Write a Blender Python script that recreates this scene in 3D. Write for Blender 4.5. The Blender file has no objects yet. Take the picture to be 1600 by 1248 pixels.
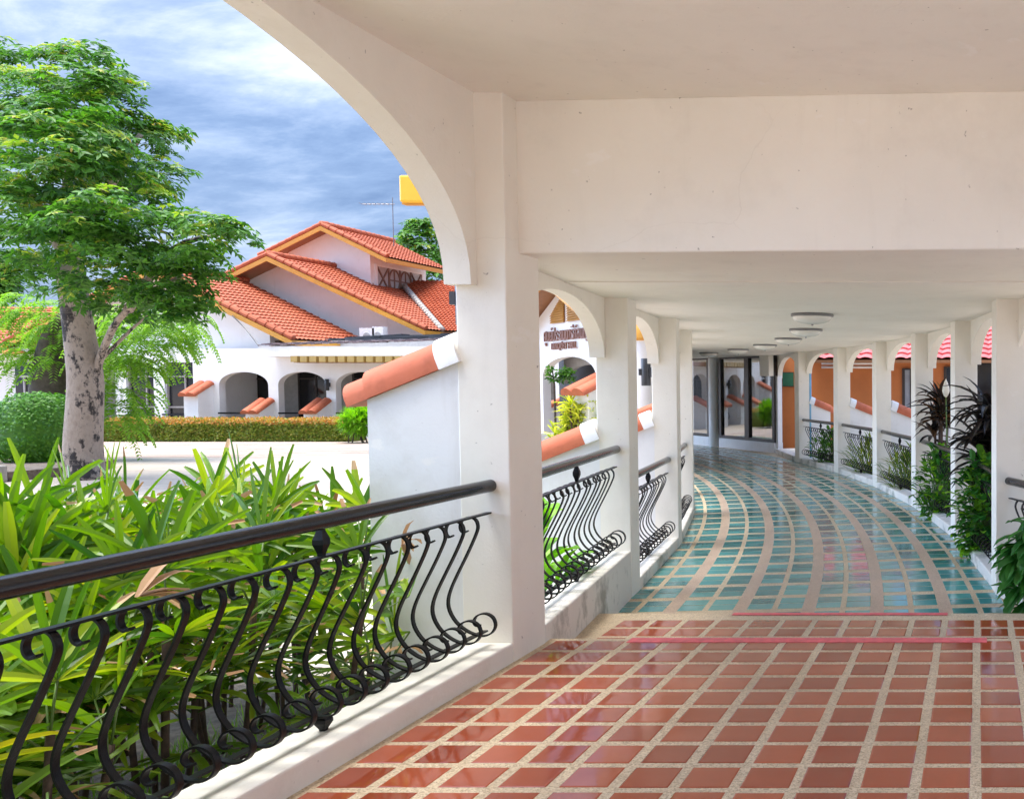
import bpy, math, random
from mathutils import Vector, Matrix, noise
random.seed(7)
R = math.radians
scene = bpy.context.scene
col = scene.collection
V = Vector

# ------------------------------------------------------------------ camera
FL = 1468.0                      # focal length in pixels of a 1600 px wide picture
TH = R(2.4)                      # the camera looks slightly down
EYE = 1.67
VPX, HOR = 1530.0, 598.0         # where the straight walkway vanishes
PCY = HOR + FL * math.tan(TH)
cam = bpy.data.cameras.new('camera')
cam.sensor_width = 36.0
cam.lens = FL / 1600 * 36
cam.shift_x = (800 - VPX) / 1600
cam.shift_y = (PCY - 624) / 1600
cam.clip_end = 3000
cam.clip_start = 0.05
co = bpy.data.objects.new('camera', cam)
col.objects.link(co)
co.location = (0, 0, EYE)
co.rotation_euler = (R(90) - TH, 0, 0)
scene.camera = co

def at(px, py, Y):
    """the point at distance Y seen at pixel (px, py) of the photograph"""
    x = (px - VPX) / FL
    y = -(py - PCY) / FL
    c, s = math.cos(TH), math.sin(TH)
    t = Y / (c + y * s)
    return V((x * t, Y, EYE + (-s + y * c) * t))

# ------------------------------------------------------------------ objects
def setp(o, label=None, cat=None, group=None, kind=None):
    if label: o['label'] = label
    if cat: o['category'] = cat
    if group: o['group'] = group
    if kind: o['kind'] = kind
    return o

def thing(name, label, cat, loc=(0, 0, 0), rz=0.0, group=None):
    o = bpy.data.objects.new(name, None)
    o.empty_display_size = 0.2
    col.objects.link(o)
    o.location = loc
    o.rotation_euler = (0, 0, rz)
    return setp(o, label, cat, group)

def origin_of(o):
    p = V((0, 0, 0))
    while o is not None:
        p += V(o.location)
        o = o.parent
    return p

def copy_tree(o, parent=None):
    c = o.copy()
    col.objects.link(c)
    c.parent = parent
    for ch in [k for k in o.children]:
        copy_tree(ch, c)
    return c

class MB:
    """collects faces and builds them as ONE mesh object"""
    def __init__(s):
        s.v, s.f, s.m = [], [], []
        s.M = None
    def add(s, vs, fs, mi=0):
        n = len(s.v)
        if s.M is not None:
            vs = [s.M @ V(p) for p in vs]
        s.v.extend([tuple(p) for p in vs])
        for f in fs:
            s.f.append(tuple(i + n for i in f))
            s.m.append(mi)
        return s
    def poly(s, pts, mi=0):
        return s.add(pts, [tuple(range(len(pts)))], mi)
    def box(s, x0, x1, y0, y1, z0, z1, mi=0):
        vs = [(x0, y0, z0), (x1, y0, z0), (x1, y1, z0), (x0, y1, z0),
              (x0, y0, z1), (x1, y0, z1), (x1, y1, z1), (x0, y1, z1)]
        return s.add(vs, [(3, 2, 1, 0), (4, 5, 6, 7), (0, 1, 5, 4), (1, 2, 6, 5), (2, 3, 7, 6), (3, 0, 4, 7)], mi)
    def prism(s, base, off, mi=0):
        """polygon (list of points) swept by the vector off"""
        n = len(base)
        off = V(off)
        vs = [V(p) for p in base] + [V(p) + off for p in base]
        fs = [tuple(reversed(range(n))), tuple(range(n, 2 * n))]
        fs += [(i, (i + 1) % n, n + (i + 1) % n, n + i) for i in range(n)]
        return s.add(vs, fs, mi)
    def plan(s, pts, z0, z1, mi=0):
        return s.prism([(p[0], p[1], z0) for p in pts], (0, 0, z1 - z0), mi)
    def beam(s, a, b, w, h, mi=0, up=(0, 0, 1)):
        a, b = V(a), V(b)
        d = (b - a).normalized()
        r = d.cross(V(up))
        if r.length < 1e-5:
            r = d.cross(V((1, 0, 0)))
        r.normalize()
        u = r.cross(d)
        q = [a - r * w / 2 - u * h / 2, a + r * w / 2 - u * h / 2, a + r * w / 2 + u * h / 2, a - r * w / 2 + u * h / 2]
        return s.prism(q, b - a, mi)
    def tube(s, path, rad, seg=10, mi=0, cap=True):
        path = [V(p) for p in path]
        n = len(path)
        rs = rad if isinstance(rad, (list, tuple)) else [rad] * n
        t0 = (path[1] - path[0]).normalized()
        x = t0.cross(V((0.31, 0.2, 0.93)))
        if x.length < 1e-4:
            x = t0.cross(V((1, 0, 0)))
        x.normalize()
        vs = []
        for i, p in enumerate(path):
            t = (path[min(i + 1, n - 1)] - path[max(i - 1, 0)]).normalized()
            x = (x - t * x.dot(t)).normalized()
            y = t.cross(x)
            for k in range(seg):
                a = 2 * math.pi * k / seg
                vs.append(p + (x * math.cos(a) + y * math.sin(a)) * rs[i])
        fs = []
        for i in range(n - 1):
            for k in range(seg):
                a, b = i * seg + k, i * seg + (k + 1) % seg
                fs.append((a, b, b + seg, a + seg))
        if cap:
            fs.append(tuple(reversed(range(seg))))
            fs.append(tuple(range((n - 1) * seg, n * seg)))
        return s.add(vs, fs, mi)
    def lathe(s, prof, c=(0, 0, 0), seg=32, mi=0):
        """profile of (radius, z) turned about the vertical through c"""
        n = len(prof)
        vs = []
        for r, z in prof:
            for k in range(seg):
                a = 2 * math.pi * k / seg
                vs.append((c[0] + r * math.cos(a), c[1] + r * math.sin(a), c[2] + z))
        fs = []
        for i in range(n - 1):
            for k in range(seg):
                a, b = i * seg + k, i * seg + (k + 1) % seg
                fs.append((a, b, b + seg, a + seg))
        return s.add(vs, fs, mi)
    def mesh(s, name, mats, smooth=False, off=None):
        me = bpy.data.meshes.new(name)
        vs = s.v
        if off is not None and off.length > 0:
            vs = [(p[0] - off.x, p[1] - off.y, p[2] - off.z) for p in vs]
        me.from_pydata(vs, [], s.f)
        if not isinstance(mats, (list, tuple)):
            mats = [mats]
        for m in mats:
            me.materials.append(m)
        if len(mats) > 1:
            me.polygons.foreach_set('material_index', s.m)
        if smooth:
            me.polygons.foreach_set('use_smooth', [True] * len(me.polygons))
        me.update()
        return me
    def build(s, name, mats, parent=None, smooth=False, bevel=0, local=False, fix=False, auto=None):
        me = s.mesh(name, mats, smooth, None if (parent is None or local) else origin_of(parent))
        o = bpy.data.objects.new(name, me)
        col.objects.link(o)
        o.parent = parent
        if fix:
            import bmesh
            bm = bmesh.new()
            bm.from_mesh(me)
            bmesh.ops.recalc_face_normals(bm, faces=bm.faces)
            bm.to_mesh(me)
            bm.free()
        if auto is not None:
            me.set_sharp_from_angle(angle=R(auto))
        if bevel:
            b = o.modifiers.new('bevel', 'BEVEL')
            b.width = bevel
            b.segments = 2
            b.limit_method = 'ANGLE'
            b.angle_limit = R(40)
        return o
    def single(s, name, mats, label, cat, group=None, **k):
        o = s.build(name, mats, None, **k)
        c = V((0, 0, 0))
        xs = [p[0] for p in s.v]; ys = [p[1] for p in s.v]; zs = [p[2] for p in s.v]
        c = V(((min(xs) + max(xs)) / 2, (min(ys) + max(ys)) / 2, min(zs)))
        o.data.transform(Matrix.Translation(-c))
        o.location = c
        return setp(o, label, cat, group)

def smoothpath(pts, n=5):
    """Catmull-Rom through the points"""
    P = [V(p) for p in pts]
    P = [P[0] * 2 - P[1]] + P + [P[-1] * 2 - P[-2]]
    out = []
    for i in range(1, len(P) - 2):
        for k in range(n):
            t = k / n
            a, b, c, d = P[i - 1], P[i], P[i + 1], P[i + 2]
            out.append(0.5 * ((2 * b) + (c - a) * t + (2 * a - 5 * b + 4 * c - d) * t * t + (3 * b - a - 3 * c + d) * t ** 3))
    out.append(P[-2])
    return out

# ------------------------------------------------------------------ materials
class NT:
    def __init__(s, name):
        s.mat = bpy.data.materials.new(name)
        s.mat.use_nodes = True
        s.nt = s.mat.node_tree
        s.b = s.nt.nodes['Principled BSDF']
        s.out = s.nt.nodes['Material Output']
    def n(s, t, **k):
        x = s.nt.nodes.new(t)
        for a, b in k.items():
            if a.startswith('i_'):
                x.inputs[a[2:].replace('_', ' ')].default_value = b
            else:
                setattr(x, a, b)
        return x
    def l(s, a, b):
        s.nt.links.new(a, b)
    def coord(s, scale=(1, 1, 1), kind='Object', rot=(0, 0, 0)):
        tc = s.n('ShaderNodeTexCoord')
        mp = s.n('ShaderNodeMapping')
        mp.inputs['Scale'].default_value = scale
        mp.inputs['Rotation'].default_value = rot
        s.l(tc.outputs[kind], mp.inputs[0])
        return mp.outputs[0]
    def noise(s, vec, scale, detail=4, rough=0.55):
        x = s.n('ShaderNodeTexNoise')
        x.inputs['Scale'].default_value = scale
        x.inputs['Detail'].default_value = detail
        x.inputs['Roughness'].default_value = rough
        s.l(vec, x.inputs['Vector'])
        return x.outputs['Fac']
    def ramp(s, fac, stops, interp='LINEAR'):
        x = s.n('ShaderNodeValToRGB')
        e = x.color_ramp.elements
        x.color_ramp.interpolation = interp
        while len(e) < len(stops):
            e.new(0.5)
        for i, (p, c) in enumerate(stops):
            e[i].position = p
            e[i].color = (c[0], c[1], c[2], 1) if isinstance(c, (tuple, list)) else (c, c, c, 1)
        s.l(fac, x.inputs[0])
        return x.outputs[0]
    def mix(s, fac, a, b, mode='MIX'):
        x = s.n('ShaderNodeMix')
        x.data_type = 'RGBA'
        x.blend_type = mode
        for sock, val in ((x.inputs[0], fac), (x.inputs[6], a), (x.inputs[7], b)):
            if isinstance(val, (int, float)):
                sock.default_value = val
            elif isinstance(val, tuple):
                sock.default_value = (val[0], val[1], val[2], 1)
            else:
                s.l(val, sock)
        return x.outputs[2]
    def maprange(s, v, a, b, c, d):
        x = s.n('ShaderNodeMapRange')
        for i, k in enumerate((a, b, c, d)):
            x.inputs[i + 1].default_value = k
        s.l(v, x.inputs[0])
        return x.outputs[0]
    def bump(s, h, strength, dist):
        x = s.n('ShaderNodeBump')
        x.inputs['Strength'].default_value = strength
        x.inputs['Distance'].default_value = dist
        s.l(h, x.inputs['Height'])
        s.l(x.outputs[0], s.b.inputs['Normal'])
    def color(s, c):
        if isinstance(c, tuple):
            s.b.inputs['Base Color'].default_value = (c[0], c[1], c[2], 1)
        else:
            s.l(c, s.b.inputs['Base Color'])
    def rough(s, r):
        if isinstance(r, (int, float)):
            s.b.inputs['Roughness'].default_value = r
        else:
            s.l(r, s.b.inputs['Roughness'])
    def island(s):
        return s.n('ShaderNodeNewGeometry').outputs['Random Per Island']

def paint(name, c, stain=(0.42, 0.36, 0.28), amount=0.25, speck=0.5, streak=True, crack=0.12, s0=0.56, s1=0.78):
    m = NT(name)
    v = m.coord()
    big = m.noise(v, 0.9, 5, 0.6)
    base = m.mix(m.maprange(big, 0.35, 0.7, 0, 1), c, tuple(x * 0.93 for x in c))
    pat = m.noise(v, 2.3, 7, 0.68)
    base = m.mix(m.maprange(pat, s0, s1, 0, amount), base, stain)
    if streak:
        sv = m.coord((5, 5, 0.45))
        st = m.noise(sv, 1.6, 4, 0.6)
        base = m.mix(m.maprange(st, 0.58, 0.8, 0, amount * 0.8), base, stain)
    if speck:
        sp = m.noise(v, 26, 2, 0.5)
        base = m.mix(m.maprange(sp, 0.735, 0.78, 0, speck), base, (0.13, 0.1, 0.07))
    if crack:
        dn = m.n('ShaderNodeTexNoise'); dn.inputs['Scale'].default_value = 2.2; dn.inputs['Detail'].default_value = 6
        m.l(v, dn.inputs['Vector'])
        wv = m.n('ShaderNodeMix'); wv.data_type = 'VECTOR'; wv.inputs[0].default_value = 0.22
        m.l(v, wv.inputs[4]); m.l(dn.outputs['Color'], wv.inputs[5])
        vo = m.n('ShaderNodeTexVoronoi'); vo.feature = 'DISTANCE_TO_EDGE'; vo.inputs['Scale'].default_value = 0.75
        m.l(wv.outputs[1], vo.inputs['Vector'])
        line = m.maprange(vo.outputs['Distance'], 0.0, 0.0022, 1, 0)
        gate = m.maprange(m.noise(v, 0.8, 3, 0.5), 0.52, 0.62, 0, crack)
        mu = m.n('ShaderNodeMath', operation='MULTIPLY'); m.l(line, mu.inputs[0]); m.l(gate, mu.inputs[1])
        base = m.mix(mu.outputs[0], base, (0.30, 0.25, 0.19))
        rp = m.noise(m.coord((1.3, 1, 2.2)), 1.7, 5, 0.62)
        base = m.mix(m.maprange(rp, 0.66, 0.70, 0, 0.55), base, (0.90, 0.87, 0.82))
    m.color(base)
    m.rough(0.62)
    fine = m.noise(v, 55, 5, 0.6)
    und = m.noise(v, 3.5, 3, 0.5)
    h = m.n('ShaderNodeMath', operation='MULTIPLY_ADD')
    m.l(und, h.inputs[0]); h.inputs[1].default_value = 3.0
    m.l(fine, h.inputs[2])
    m.bump(h.outputs[0], 0.25, 0.006)
    return m.mat

def plain(name, c, rough=0.5, metal=0.0, var=0.12, scale=6, bump=0.0):
    m = NT(name)
    v = m.coord()
    nz = m.noise(v, scale, 5, 0.6)
    m.color(m.mix(m.maprange(nz, 0.3, 0.7, 0, 1), tuple(x * (1 - var) for x in c), tuple(min(1, x * (1 + var)) for x in c)))
    m.rough(rough)
    m.b.inputs['Metallic'].default_value = metal
    if bump:
        m.bump(m.noise(v, scale * 6, 4, 0.6), bump, 0.01)
    return m.mat

def leafmat(name, lo, hi, trans=0.35, rough=0.45, tip=None):
    """leaf: colour differs from leaf to leaf, lets some light through"""
    m = NT(name)
    r = m.island()
    c = m.ramp(r, [(0.0, lo), (0.75, hi), (1.0, tip or hi)])
    m.color(c)
    m.rough(rough + 0.06); m.b.inputs['Specular IOR Level'].default_value = 0.32
    t = m.n('ShaderNodeBsdfTranslucent')
    hs = m.n('ShaderNodeHueSaturation')
    hs.inputs['Saturation'].default_value = 1.1
    hs.inputs['Value'].default_value = 1.5
    m.l(c, hs.inputs['Color'])
    m.l(hs.outputs[0], t.inputs['Color'])
    mx = m.n('ShaderNodeMixShader')
    mx.inputs[0].default_value = trans
    m.l(m.b.outputs[0], mx.inputs[1])
    m.l(t.outputs[0], mx.inputs[2])
    m.l(mx.outputs[0], m.out.inputs['Surface'])
    return m.mat

M = {}
M['wall'] = paint('white plaster inside', (0.88, 0.835, 0.745), amount=0.13, speck=0.55, s0=0.52, s1=0.76)
M['wall_out'] = paint('white plaster outside', (0.82, 0.815, 0.81), amount=0.24, speck=0.3, s0=0.53, s1=0.74)
M['curb'] = paint('weathered white curb', (0.78, 0.74, 0.67), stain=(0.20, 0.19, 0.14), amount=0.75, speck=0.8, streak=False, s0=0.50, s1=0.64)
M['far_wall'] = paint('far white plaster', (0.85, 0.83, 0.81), amount=0.2, speck=0)
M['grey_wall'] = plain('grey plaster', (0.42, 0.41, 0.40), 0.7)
M['iron'] = plain('black wrought iron', (0.006, 0.006, 0.007), 0.4, 0.0, 0.3, 20, 0.15)
M['iron'].node_tree.nodes['Principled BSDF'].inputs['Specular IOR Level'].default_value = 0.22
M['rail'] = plain('dark painted steel rail', (0.008, 0.008, 0.009), 0.17, 0.0, 0.25, 14, 0.05)
M['black'] = plain('black lamp metal', (0.03, 0.031, 0.035), 0.45)
M['yellow'] = plain('yellow painted fascia', (0.58, 0.27, 0.03), 0.5, 0, 0.1, 3)
M['soffit'] = plain('brown soffit boards', (0.28, 0.13, 0.06), 0.6)
M['brown_frame'] = plain('dark brown frame', (0.035, 0.026, 0.022), 0.4)
M['wood_frame'] = plain('brown timber', (0.22, 0.12, 0.08), 0.6)
M['orange_wall'] = plain('orange brown wall', (0.52, 0.17, 0.045), 0.6, 0, 0.1, 1.5)
M['dark'] = plain('painted interior darkness', (0.016, 0.016, 0.018), 0.5)  # near-black colour standing in for unlit depth indoors
M['bluegrey'] = plain('blue grey door', (0.30, 0.33, 0.38), 0.5)
M['bluepipe'] = plain('pale blue pipe', (0.18, 0.42, 0.62), 0.35)
M['green_sign'] = plain('dark green sign', (0.03, 0.14, 0.07), 0.4)
M['yellow_sign'] = plain('yellow sign face', (0.85, 0.47, 0.03), 0.4, 0, 0.05, 2)
M['bronze'] = plain('brown sign letters', (0.24, 0.10, 0.06), 0.45)
M['tape'] = plain('pinkish red tape', (0.72, 0.12, 0.14), 0.5, 0, 0.25, 18)
M['stone'] = plain('grey stone edging', (0.36, 0.33, 0.29), 0.85, 0, 0.3, 7, 0.6)
M['steel'] = plain('grey steel', (0.25, 0.25, 0.26), 0.4, 0.6)
M['tarp'] = plain('dark roofing sheet', (0.045, 0.045, 0.05), 0.55, 0, 0.5, 3, 0.3)
M['oldroof'] = plain('weathered purple brown sheet', (0.25, 0.19, 0.19), 0.7, 0, 0.3, 2, 0.3)
M['opal'] = plain('opal glass', (0.78, 0.76, 0.70), 0.25, 0, 0.04, 4)
M['curtain'] = plain('pale curtain', (0.62, 0.60, 0.56), 0.8)

def tilemat(name, lo, hi, rough=0.13):
    m = NT(name)
    v = m.coord()
    base = m.ramp(m.island(), [(0, lo), (1, hi)])
    cl = m.noise(v, 7, 5, 0.6)
    base = m.mix(m.maprange(cl, 0.35, 0.75, 0, 0.35), base, tuple(x * 0.62 for x in hi))
    m.color(base)
    wear = m.n('ShaderNodeMath', operation='MULTIPLY_ADD')
    m.l(m.maprange(m.noise(v, 0.7, 4, 0.6), 0.42, 0.66, 0, 1), wear.inputs[0]); wear.inputs[1].default_value = rough * 0.9
    m.l(m.maprange(m.noise(v, 5, 6, 0.7), 0.35, 0.75, rough * 0.4, rough * 1.7), wear.inputs[2])
    m.rough(wear.outputs[0])
    m.bump(m.noise(v, 9, 3, 0.5), 0.10, 0.006)
    m.b.inputs['Specular IOR Level'].default_value = 0.45
    return m.mat
M['red_tile'] = tilemat('glazed red brown tile', (0.28, 0.055, 0.026), (0.43, 0.10, 0.044), 0.055)
M['teal_tile'] = tilemat('glazed teal tile', (0.03, 0.18, 0.185), (0.09, 0.37, 0.36), 0.105)

def pebble(name, a, b, c, rough=0.55):
    m = NT(name)
    v = m.coord()
    x = m.n('ShaderNodeTexVoronoi')
    x.inputs['Scale'].default_value = 130
    m.l(v, x.inputs['Vector'])
    sep = m.n('ShaderNodeSeparateColor')
    m.l(x.outputs['Color'], sep.inputs[0])
    base = m.ramp(sep.outputs[0], [(0, a), (0.5, b), (1, c)])
    base = m.mix(m.maprange(m.noise(v, 1.1, 6, 0.7), 0.42, 0.72, 0, 0.6), base, tuple(k * 0.6 for k in b))
    m.color(base)
    m.rough(rough)
    m.bump(x.outputs['Distance'], 0.5, 0.004)
    return m.mat
M['grout'] = pebble('pebble wash grout', (0.36, 0.265, 0.16), (0.62, 0.48, 0.31), (0.75, 0.63, 0.45))
M['band'] = pebble('sand pink pebble wash', (0.40, 0.28, 0.19), (0.56, 0.41, 0.30), (0.66, 0.51, 0.38), 0.5)

def rooftile(name, lo, hi):
    m = NT(name)
    v = m.coord()
    n1 = m.noise(v, 1.3, 6, 0.65)
    n2 = m.noise(v, 9, 3, 0.6)
    base = m.mix(m.maprange(n1, 0.3, 0.7, 0, 1), lo, hi)
    base = m.mix(m.maprange(n2, 0.5, 0.8, 0, 0.5), base, tuple(x * 0.55 for x in lo))
    m.color(base)
    m.rough(0.6); m.b.inputs['Specular IOR Level'].default_value = 0.25
    m.bump(n2, 0.2, 0.02)
    return m.mat
M['roof'] = rooftile('orange roof tile', (0.36, 0.078, 0.030), (0.47, 0.125, 0.055))
M['pink_roof'] = rooftile('pinkish red roof tile', (0.52, 0.095, 0.095), (0.64, 0.16, 0.155))
M['cap_tile'] = rooftile('terracotta cap tile', (0.42, 0.105, 0.048), (0.50, 0.145, 0.072))

def glassmat():
    m = NT('window glass')
    g = m.n('ShaderNodeBsdfGlossy'); g.inputs['Roughness'].default_value = 0.015
    g.inputs['Color'].default_value = (0.92, 0.95, 0.95, 1)
    t = m.n('ShaderNodeBsdfTransparent'); t.inputs['Color'].default_value = (0.62, 0.66, 0.66, 1)
    fr = m.n('ShaderNodeFresnel'); fr.inputs[0].default_value = 1.75
    mr = m.maprange(fr.outputs[0], 0, 1, 0.22, 1.0)
    mx = m.n('ShaderNodeMixShader')
    m.l(mr, mx.inputs[0]); m.l(t.outputs[0], mx.inputs[1]); m.l(g.outputs[0], mx.inputs[2])
    m.l(mx.outputs[0], m.out.inputs['Surface'])
    return m.mat
M['glass'] = glassmat()
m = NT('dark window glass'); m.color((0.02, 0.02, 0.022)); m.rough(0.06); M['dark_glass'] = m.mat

def barkmat():
    m = NT('pale mottled bark')
    v = m.coord((1, 1, 0.55))
    n1 = m.noise(v, 5.5, 8, 0.72)
    n2 = m.noise(v, 1.2, 4, 0.6)
    a = m.n('ShaderNodeMath', operation='MULTIPLY_ADD')
    m.l(n2, a.inputs[0]); a.inputs[1].default_value = 0.6; m.l(n1, a.inputs[2])
    base = m.ramp(a.outputs[0], [(0.58, (0.25, 0.19, 0.145)), (0.79, (0.38, 0.305, 0.24)), (0.845, (0.19, 0.15, 0.12)), (0.875, (0.03, 0.024, 0.021))])
    ring = m.noise(m.coord((1, 1, 6)), 2.5, 4, 0.6)
    base = m.mix(m.maprange(ring, 0.55, 0.75, 0, 0.5), base, (0.25, 0.2, 0.165))
    m.color(base)
    m.rough(0.85)
    m.bump(n1, 0.7, 0.05)
    return m.mat
M['bark'] = barkmat()
M['dark_bark'] = plain('dark bark', (0.085, 0.065, 0.05), 0.9, 0, 0.4, 8, 0.6)
M['stem'] = plain('brown palm cane', (0.075, 0.045, 0.03), 0.75, 0, 0.5, 18, 0.4)
M['green_stem'] = plain('green stalk', (0.10, 0.17, 0.04), 0.5)

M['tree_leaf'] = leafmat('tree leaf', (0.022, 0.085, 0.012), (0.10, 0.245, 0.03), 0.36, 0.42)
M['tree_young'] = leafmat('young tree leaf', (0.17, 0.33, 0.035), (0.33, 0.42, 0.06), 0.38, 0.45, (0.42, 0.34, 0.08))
M['feather'] = leafmat('feathery leaf', (0.12, 0.28, 0.03), (0.24, 0.41, 0.05), 0.42, 0.5)
M['shrub'] = leafmat('clipped shrub leaf', (0.05, 0.16, 0.02), (0.12, 0.29, 0.03), 0.25, 0.4)
M['hedge'] = leafmat('hedge leaf', (0.11, 0.17, 0.02), (0.24, 0.29, 0.04), 0.28, 0.45, (0.34, 0.26, 0.06))
M['hedge_top'] = leafmat('reddish hedge shoot', (0.42, 0.27, 0.06), (0.52, 0.24, 0.07), 0.3, 0.45)
M['palm'] = leafmat('palm blade', (0.035, 0.11, 0.012), (0.17, 0.29, 0.026), 0.40, 0.26, (0.34, 0.41, 0.04))
M['palm_young'] = leafmat('yellow palm blade', (0.28, 0.36, 0.03), (0.52, 0.44, 0.025), 0.42, 0.32)
M['dry'] = leafmat('dry brown blade', (0.28, 0.14, 0.06), (0.48, 0.32, 0.18), 0.2, 0.6)
M['dracaena'] = leafmat('yellow green strap leaf', (0.30, 0.42, 0.03), (0.62, 0.62, 0.08), 0.35, 0.4)
M['broad'] = leafmat('broad green leaf', (0.10, 0.30, 0.025), (0.26, 0.50, 0.04), 0.38, 0.3)
M['croton'] = leafmat('dark shrub leaf', (0.025, 0.12, 0.025), (0.06, 0.22, 0.035), 0.28, 0.3)
M['purple'] = leafmat('purple black strap leaf', (0.014, 0.013, 0.012), (0.035, 0.026, 0.022), 0.12, 0.3)
M['bronze_leaf'] = leafmat('bronze strap leaf', (0.03, 0.022, 0.016), (0.10, 0.05, 0.022), 0.18, 0.35, (0.30, 0.16, 0.05))
M['grass'] = leafmat('grass blade', (0.10, 0.22, 0.03), (0.22, 0.36, 0.05), 0.3, 0.5)
M['bud'] = plain('cream flower bud', (0.75, 0.70, 0.58), 0.5)

def groundmat():
    m = NT('pale concrete paving')
    v = m.coord()
    n1 = m.noise(v, 0.35, 6, 0.65)
    base = m.mix(m.maprange(n1, 0.35, 0.7, 0, 1), (0.45, 0.38, 0.305), (0.37, 0.305, 0.24))
    br = m.n('ShaderNodeTexBrick')
    br.inputs['Scale'].default_value = 1.0
    br.inputs['Brick Width'].default_value = 3.0
    br.inputs['Row Height'].default_value = 0.9
    br.inputs['Mortar Size'].default_value = 0.035
    m.l(v, br.inputs['Vector'])
    base = m.mix(m.maprange(br.outputs['Fac'], 0, 1, 0, 0.7), base, (0.24, 0.18, 0.145))
    base = m.mix(m.maprange(m.noise(v, 0.16, 7, 0.7), 0.48, 0.66, 0, 0.55), base, (0.36, 0.26, 0.21))
    m.color(base)
    m.rough(0.75)
    m.bump(m.noise(v, 30, 5, 0.6), 0.3, 0.01)
    return m.mat
M['ground'] = groundmat()
M['soil'] = plain('garden soil with leaf litter', (0.15, 0.115, 0.085), 0.95, 0, 0.5, 14, 0.9)
M['ledge'] = plain('grey cement ledge', (0.36, 0.35, 0.32), 0.85, 0, 0.2, 5, 0.4)
M['pave'] = plain('pinkish brown paving', (0.37, 0.27, 0.215), 0.8, 0, 0.25, 0.8, 0.3)
# ------------------------------------------------------------------ the walkway's plan
CX, CY = -39.1, 4.38             # centre the walkway curves about
RL, RR = 36.13, 39.5             # inner faces of the two rows of columns
ZC, ZT = 2.445, -0.32            # ceiling and floor of the curved part
XP = -2.79                       # inner face of the near pier and kerb
def pol(r, th): return V((CX + r * math.cos(th), CY + r * math.sin(th), 0))
LTH = [0.1184 + 0.0757 * k for k in range(9)]        # near corner of each left column
RTH = [0.1195 + 0.0785 * k for k in range(6)]        # far corner of each right column
DL, DR = 0.0091, 0.0085

def arch_panel(mb, P0, P1, out, th, zs, rise, ztop, l0=0.08, l1=0.08, n=36, a0=None):
    """wall over an opening from P0 to P1 (inner face), thickness th to the side out, elliptical arch cut in it"""
    P0, P1, out = V(P0), V(P1), V(out).normalized() * th
    d = (P1 - P0); L = d.length; d.normalize()
    us, zz = [0.0, l0], [zs, zs]
    c, a = (l0 + L - l1) / 2, (L - l0 - l1) / 2
    for i in range(1, n):
        t = math.pi * (1 - i / n)
        us.append(c + a * math.cos(t)); zz.append(zs + rise * math.sin(t) ** 0.92)
    us += [L - l1, L]; zz += [zs, zs]
    N = len(us)
    pt = lambda u, z, o: P0 + d * u + o + V((0, 0, z))
    o0 = V((0, 0, 0))
    vs = [pt(u, z, o0) for u, z in zip(us, zz)] + [pt(u, ztop, o0) for u in us]
    vs += [pt(u, z, out) for u, z in zip(us, zz)] + [pt(u, ztop, out) for u in us]
    fs = []
    for i in range(N - 1):
        fs += [(i, i + 1, N + i + 1, N + i), (2 * N + i + 1, 2 * N + i, 3 * N + i, 3 * N + i + 1),
               (i + 1, i, 2 * N + i, 2 * N + i + 1), (N + i, N + i + 1, 3 * N + i + 1, 3 * N + i)]
    fs += [(0, N, 3 * N, 2 * N), (N - 1, 3 * N - 1, 4 * N - 1, 2 * N - 1)]
    mb.add(vs, fs)

def barrel(mb, Mx, z0, s0, s1, w, h, a, n=12):
    """half round cap tile lying on a slope that falls away in local x"""
    sd, nd = V((math.cos(a), 0, -math.sin(a))), V((math.sin(a), 0, math.cos(a)))
    sec = [(w * math.cos(math.pi * i / n), h * (math.sin(math.pi * i / n) ** 0.8)) for i in range(n + 1)]
    P = lambda s, y, k: Mx @ (V((0, 0, z0)) + sd * s + nd * k + V((0, y, 0)))
    vs = [P(s0, y, k) for y, k in sec] + [P(s1, y, k) for y, k in sec]
    m = n + 1
    fs = [(i, i + 1, m + i + 1, m + i) for i in range(n)] + [(n, 0, m, 2 * m - 1)]
    fs += [tuple(range(m)), tuple(reversed(range(m, 2 * m)))]
    mb.add(vs, fs)

def buttress(parent, Mx, z0, zbase, length=0.54, thick=0.20, a=R(22), mat='wall_out'):
    """sloping side wall of a column under two cap tiles and a mortar stop; local x points outwards"""
    b = MB(); b.M = Mx
    t = thick / 2
    b.prism([(-0.02, -t, zbase), (length, -t, zbase), (length, -t, z0 - length * math.tan(a) + 0.004), (-0.02, -t, z0 + 0.012)], (0, thick, 0))
    bo = b.build('buttress', M[mat], parent, fix=True)
    k = MB(); barrel(k, Mx, z0, 0.52, 0.70, t + 0.022, 0.150, a)
    k.build('roof_tile', M['cap_tile'], bo, smooth=True, fix=True, auto=40)
    k = MB(); barrel(k, Mx, z0, 0.07, 0.56, t + 0.030, 0.178, a)
    k.build('roof_tile', M['cap_tile'], bo, smooth=True, fix=True, auto=40)
    k = MB(); barrel(k, Mx, z0 - 0.004, -0.03, 0.10, t + 0.034, 0.196, a)
    k.build('mortar_cap', M[mat], bo, smooth=True, fix=True, auto=40)
    return bo

def frame(o, x, y=None):
    """matrix with local x along x (plan), local y across, z up"""
    x = V((x[0], x[1], 0)).normalized()
    y = V((-x.y, x.x, 0))
    return Matrix(((x.x, y.x, 0, o[0]), (x.y, y.y, 0, o[1]), (0, 0, 1, 0), (0, 0, 0, 1)))

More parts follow.
